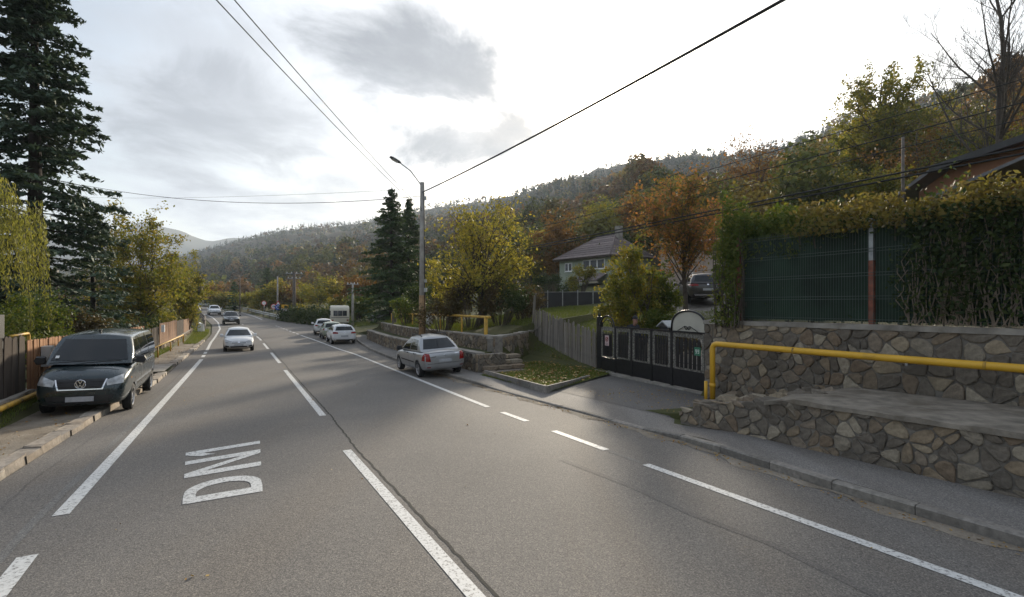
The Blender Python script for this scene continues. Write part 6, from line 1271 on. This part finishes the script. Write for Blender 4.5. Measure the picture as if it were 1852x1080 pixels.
obj('porch_beam', MB().box((HWd * .72, -1.9, eh - 2.78), (HWd * .6, .12, .14)), M_plain('pale beam', (.45, .40, .30), .7, bmp=.1), hs)
# house with dark roof behind the hedge
m_ow = M_plain('orange brown render', (.36, .17, .095), .85, var=.12, scale=1.5, bmp=.25); m_dr = M_plain('dark metal roof', (.11, .11, .115), .45, .2, var=.2, scale=1.5, bmp=.1)
qA, qB = at(1640, 320, 25), at(1900, 290, 18.5); qr = frame_ab(qA, qB); QL = (Vector((qB.x, qB.y)) - Vector((qA.x, qA.y))).length; zq = zat(qA.x, qA.y) - .5
q = thing('dark_roofed_house', 'orange brown house with low dark roof behind the hedge', 'house', (qA.x, qA.y, zq), qr); zt_ = H + (HY - 303) / F * 23.0 - zq
obj('wall', MB().box((QL / 2 + .3, 2.6, zt_ / 2), (QL - .6, 5.0, zt_ - .05)), m_ow, q)
def slab(pts, th, nm, mat, par): 
    n_ = len(pts); v = [Vector(p) for p in pts]; return obj(nm, MB().add(v + [p - Vector((0, 0, th)) for p in v], [tuple(range(n_)), tuple(range(2 * n_ - 1, n_ - 1, -1))] + [(i, n_ + i, n_ + (i + 1) % n_, (i + 1) % n_) for i in range(n_)]), mat, par)
rx0 = QL * .33
qrf = slab([(rx0, -.7, zt_), (QL + .8, -.7, zt_ + .1), (QL * .86, 2.6, zt_ + 1.0), (rx0 + 1.7, 2.6, zt_ + 1.0)], .12, 'roof', m_dr, q); slab([(rx0, -.7, zt_ - .01), (rx0 + 1.7, 2.6, zt_ + .99), (rx0, 6, zt_)], .12, 'roof_end', m_dr, q)
obj('fascia', MB().beam((rx0, -.72, zt_ - .12), (QL + .8, -.72, zt_ - .02), .05, .26), m_blackp, q); slab([(rx0 + .05, -.66, zt_ - .05), (rx0 + .05, 4.5, zt_ - .05), (-1.4, 4.5, zt_ - 1.35), (-1.4, -.66, zt_ - 1.35)], .16, 'lean_to_roof', m_dr, q)
slab([(QL * .55, -2.2, zt_ - 1.75), (QL + 1.2, -2.2, zt_ - 1.1), (QL + 1.2, -.0, zt_ - .95), (QL * .55, 0, zt_ - 1.55)], .12, 'porch_roof', m_dr, q)
# pale outbuilding behind the crossover
p = gp(1290, 36); sd_ = thing('pale_outbuilding', 'pale rendered outbuilding wall behind the crossover', 'building', p - Vector((0, 0, .3)), R(-40))
obj('wall', MB().box((0, 0, 1.7), (6, 4, 3.4)), M_plain('pinkish render', (.38, .31, .26), .9, var=.2, scale=1.2, bmp=.3), sd_); slab([(-3.3, -2.4, 3.4), (3.3, -2.4, 3.4), (3.3, 2.4, 4.1), (-3.3, 2.4, 4.1)], .12, 'roof', m_hr, sd_)
# ------------------------------------------------------------------ signs, guard rails
def disc(r, y, M, n=20): return MB().lathe([(0, y), (r, y), (r, y + .012), (0, y + .012)], n, M @ Matrix.Rotation(PI / 2, 4, 'X'))
m_sr = M_plain('sign red', (.55, .03, .03), .4, var=.06, bmp=0); m_sb = M_plain('sign blue', (.02, .09, .42), .4, var=.06, bmp=0); m_sy = M_plain('sign amber', (.80, .42, .03), .4, var=.06, bmp=0); I4 = Matrix.Identity(4)
def sign(label, px, Y, top, build, posts=(0,)):
    p = gp(px, Y); s = thing('road_sign', label, 'sign', p, R(18)); h = H + (HY - top) / F * Y - p.z
    for x in posts: obj('post', MB().tube([(x, .03, -.2), (x, .03, h)], .035, 8), m_galv, s, smooth=True)
    build(s, h); return s
def ring_sign(s, h, r=.36, x=0): obj('rim', disc(r, 0, Matrix.Translation((x, 0, h - r))), m_sr, s); obj('face', disc(r * .76, .008, Matrix.Translation((x, -.0, h - r))), m_white, s)
def face_y(o): o.location.y = -.03
def bs1(s, h):
    ring_sign(s, h)
sign('small round sign on a thin post behind the guard rail', 477.5, 78, 544, bs1)
def bs2(s, h): ring_sign(s, h, .40); obj('digit', MB().box((-.09, -.03, h - .4), (.1, .01, .26)), m_blackp, s); obj('digit', MB().box((.09, -.03, h - .4), (.1, .01, .26)), m_blackp, s)
sign('round red rimmed speed limit sign left of the blue sign', 495, 76, 549.5, bs2)
def bs3(s, h):
    obj('triangle', MB().prism([(-.42, h - .72), (.42, h - .72), (0, h)], -.02, .0), m_sr, s); obj('triangle_face', MB().prism([(-.25, h - .64), (.25, h - .64), (0, h - .2)], -.03, -.02), m_white, s)
    obj('blue_disc', disc(.42, .0, Matrix.Translation((0, -.035, h - .98))), m_sb, s); b = MB().tube([(.2 * math.cos(a), -.06, h - .98 + .2 * math.sin(a)) for a in np.linspace(.4, 5.9, 14)], .035, 5); obj('arrow_ring', b, m_white, s)
sign('blue round sign with red triangle on top', 503, 75, 543.5, bs3)
def bs4(s, h):
    obj('board', MB().box((0, -.01, h - .28), (1.0, .03, .55)), m_sy, s); obj('board', MB().box((0, -.01, h - .76), (1.0, .03, .40)), m_white, s); obj('motif', MB().prism([(-.1, h - .38), (.34, h - .38), (.34, h - .28), (.14, h - .16), (-.1, h - .2)], -.04, -.028), m_blackp, s); obj('border', MB().box((0, -.028, h - .97), (1.0, .01, .03)), m_blackp, s)
    obj('slash', MB().beam((-.3, -.035, h - .92), (.3, -.035, h - .62), .02, .03), m_sr, s)
sign('yellow and white place board on two posts', 516, 73, 551, bs4, (-.42, .42))
def guard(label, pts, nm='guard_rail', mat=None, H_=.8, rails_=(.45, .72)):
    g_ = thing(nm, label, 'guard rail', pts[0]); mat = mat or m_galv; pts = [Vector(p) for p in pts]
    fine = [];
    for a, b in zip(pts[:-1], pts[1:]):
        k = max(1, int((b - a).length / 3.5)); fine += [a.lerp(b, i / k) for i in range(k)]
    fine.append(pts[-1])
    for z in rails_: obj('rail', MB().tube([p + Vector((0, 0, z)) for p in fine], .10, 6), mat, g_, world=True)
    for p in fine: obj('post', MB().box(p + Vector((0, 0, H_ / 2 - .1)), (.12, .12, H_ + .1)), m_wood, g_, world=True)
    return g_
guard('long steel guard rail along the outer side of the bridge curve', [W(t, nR(t) + .5, pz(t, nR(t)) + .0) for t in (83, 88, 93, 101, 110, 120, 130, 140, 151, 165, 180)], H_=.9)
tag(mobj('rail_end_block', rock_mesh('rail_end_block', (.5, .5, .9), m_white, 31, amp=.1), None, W(82.5, nR(82.5) + .5, pz(82.5, 7) + .35), 0), 'pale end block where the long guard rail starts', 'block')
guard('dark railing along the inner left side of the bridge approach', [W(t, nL(t) - .7, pz(t, nL(t)) + .1) for t in (64, 70, 76, 83, 90, 100, 112)], mat=m_wood, H_=1.0, rails_=(.3, .6, .95))
cn = thing('roadside_shrine', 'small dark pointed post at the bridge inner rail', 'post', W(88, -3.2, pz(88, -3))); obj('post', MB().box((0, 0, .8), (.16, .16, 1.8)), m_wood, cn); obj('roof', MB().lathe([(.62, 1.5), (.35, 2.1), (.0, 2.9)], 8), m_blackp, cn)
# bollard-like stump by the lay-by, seen under the spruces
st_ = gp(713, 39); tag(obj('timber_stump', MB().tube([st_ - Vector((0, 0, .1)), st_ + Vector((0, 0, 1.0))], .17, 10), m_wood), 'short dark timber post below the pointed spruce', 'post')
# ------------------------------------------------------------------ person behind the gate
pp_ = W(14.05, 13.05); man = thing('person', 'person in dark cap and dark jacket standing behind the gate', 'person', (pp_.x, pp_.y, zat(pp_.x, pp_.y) - .0), grz)
def skin(name, joints, edges, mat, root_i, sub=2):
    me = bpy.data.meshes.new(name); me.from_pydata([j[0] for j in joints], edges, []); o = bpy.data.objects.new(name, me); COL.objects.link(o); m = o.modifiers.new('k', 'SKIN'); m.use_smooth_shade = True
    for i, j in enumerate(joints): r = j[1]; o.data.skin_vertices[0].data[i].radius = r if hasattr(r, '__len__') else (r, r)
    o.data.skin_vertices[0].data[root_i].use_root = True; s = o.modifiers.new('s', 'SUBSURF'); s.levels = s.render_levels = sub
    dg = bpy.context.evaluated_depsgraph_get(); r = bpy.data.meshes.new_from_object(o.evaluated_get(dg)); bpy.data.objects.remove(o); r.materials.append(mat); r.polygons.foreach_set('use_smooth', [True] * len(r.polygons)); return r
m_jk = M_plain('dark jacket cloth', (.018, .02, .028), .85, var=.3, scale=8, bmp=.4); m_skin = M_plain('skin', (.38, .20, .14), .55, var=.12, scale=9, bmp=.05); m_trs = M_plain('dark trousers', (.022, .024, .03), .85, var=.3, scale=8, bmp=.4)
# local x points right along the gate: the figure faces right, slightly stooped
J = [((0, 0, .95), (.15, .17)), ((.02, 0, 1.18), (.145, .17)), ((.05, 0, 1.40), (.14, .20)), ((.09, 0, 1.50), (.065, .07)), ((.05, .19, 1.42), (.075, .07)), ((.03, .25, 1.14), (.055, .055)), ((.20, .22, .98), (.042, .042)), ((.05, -.19, 1.42), (.075, .07)), ((.04, -.25, 1.14), (.055, .055)), ((.24, -.22, 1.02), (.042, .042)), ((.0, .10, .88), (.10, .10)), ((.06, .11, .50), (.07, .075)), ((-.04, .11, .08), (.05, .055)), ((.10, .11, .045), (.04, .045)), ((.0, -.10, .88), (.10, .10)), ((.10, -.11, .50), (.07, .075)), ((.06, -.11, .08), (.05, .055)), ((.20, -.11, .045), (.04, .045))]
E2 = [(0, 1), (1, 2), (2, 3), (2, 4), (4, 5), (5, 6), (2, 7), (7, 8), (8, 9), (0, 10), (10, 11), (11, 12), (12, 13), (0, 14), (14, 15), (15, 16), (16, 17)]
mobj('body', skin('body', J, E2, m_jk, 0), man)
hd2 = MB(); c = Vector((.14, 0, 1.66)); rings = []
for z, rx, ry, ox in ((-.135, .045, .045, .045), (-.12, .07, .055, .035), (-.07, .088, .066, .014), (-.02, .096, .073, .004), (.03, .100, .076, 0), (.07, .098, .074, -.004), (.10, .075, .058, -.005), (.122, .03, .025, -.005)):
    rings.append([c + Vector((ox + rx * math.cos(a), ry * math.sin(a), z)) for a in np.linspace(0, 2 * PI, 17)[:-1]])
head = obj('head', hd2.loft(rings), m_skin, man, smooth=True)
obj('nose', MB().loft([[c + Vector((.09 + dx, y, z)) for dx, y in ((0, -.016), (px_, 0), (0, .016))] for z, px_ in ((-.05, .026), (-.035, .036), (.015, .010))]), m_skin, head, smooth=True); obj('neck', MB().tube([(.09, 0, 1.46), (.13, 0, 1.58)], .055, 10), m_skin, man, smooth=True)
for s in (1, -1): obj('ear', MB().lathe([(0, .012), (.022, .01), (.03, 0), (.02, -.008)], 10, Matrix.Translation(c + Vector((-.01, s * .078, -.005))) @ Matrix.Rotation(PI / 2, 4, 'X')), m_skin, head); obj('eye', MB().lathe([(0, .006), (.011, .003), (.012, -.004)], 8, Matrix.Translation(c + Vector((.084, s * .033, .012))) @ Matrix.Rotation(PI / 2, 4, 'Y')), m_blackp, head)
obj('mouth', MB().box(c + Vector((.082, 0, -.078)), (.01, .05, .01)), m_red, head)
cap = MB(); cap.loft([[c + Vector((-.005 + rx * math.cos(a), ry * math.sin(a), z)) for a in np.linspace(0, 2 * PI, 17)[:-1]] for z, rx, ry in ((.035, .110, .088), (.075, .112, .090), (.115, .098, .080), (.145, .06, .05), (.152, .01, .01))]); cp = obj('cap', cap, m_trs, man, smooth=True)
obj('cap_peak', MB().add([c + Vector((.09, -.07, .045)), c + Vector((.185, -.045, .022)), c + Vector((.20, 0, .02)), c + Vector((.185, .045, .022)), c + Vector((.09, .07, .045)), c + Vector((.09, 0, .06))], [(0, 1, 2, 5), (5, 2, 3, 4)]), m_trs, cp)
for hx_, hy_, hz2 in ((.20, .22, .98), (.24, -.22, 1.02)):
    hnd = [((hx_, hy_, hz2), (.032, .02)), ((hx_ + .06, hy_, hz2 - .015), (.036, .016))]; ed = [(0, 1)]
    for k, (dy, L) in enumerate(((-.03, .065), (-.01, .075), (.01, .07), (.03, .055))): hnd += [((hx_ + .085, hy_ + dy, hz2 - .02), .010), ((hx_ + .09 + L * .5, hy_ + dy, hz2 - .035), .009), ((hx_ + .09 + L * .8, hy_ + dy, hz2 - .06), .008)]; b_ = 2 + 3 * k; ed += [(1, b_), (b_, b_ + 1), (b_ + 1, b_ + 2)]
    hnd += [((hx_ + .05, hy_ - .045 if hy_ > 0 else hy_ + .045, hz2), .010), ((hx_ + .09, hy_ - .06 if hy_ > 0 else hy_ + .06, hz2 - .01), .009)]; ed += [(0, 14), (14, 15)]
    mobj('hand', skin('hand', hnd, ed, m_skin, 0, 1), man)
# ------------------------------------------------------------------ air
hb = MB().box((0, 1250, 218.75), (12000, 5500, 462.5)); hzo = obj('haze', hb, None); tag(hzo, kind='stuff')
hm = bpy.data.materials.new('haze air'); hm.use_nodes = True; nt = hm.node_tree; nt.nodes.remove(nt.nodes['Principled BSDF']); pv = nt.nodes.new('ShaderNodeVolumePrincipled'); pv.inputs['Color'].default_value = (.74, .85, 1.0, 1); pv.inputs['Density'].default_value = .00020; pv.inputs['Anisotropy'].default_value = .35
nt.links.new(pv.outputs[0], nt.nodes['Material Output'].inputs['Volume']); hzo.data.materials.append(hm)
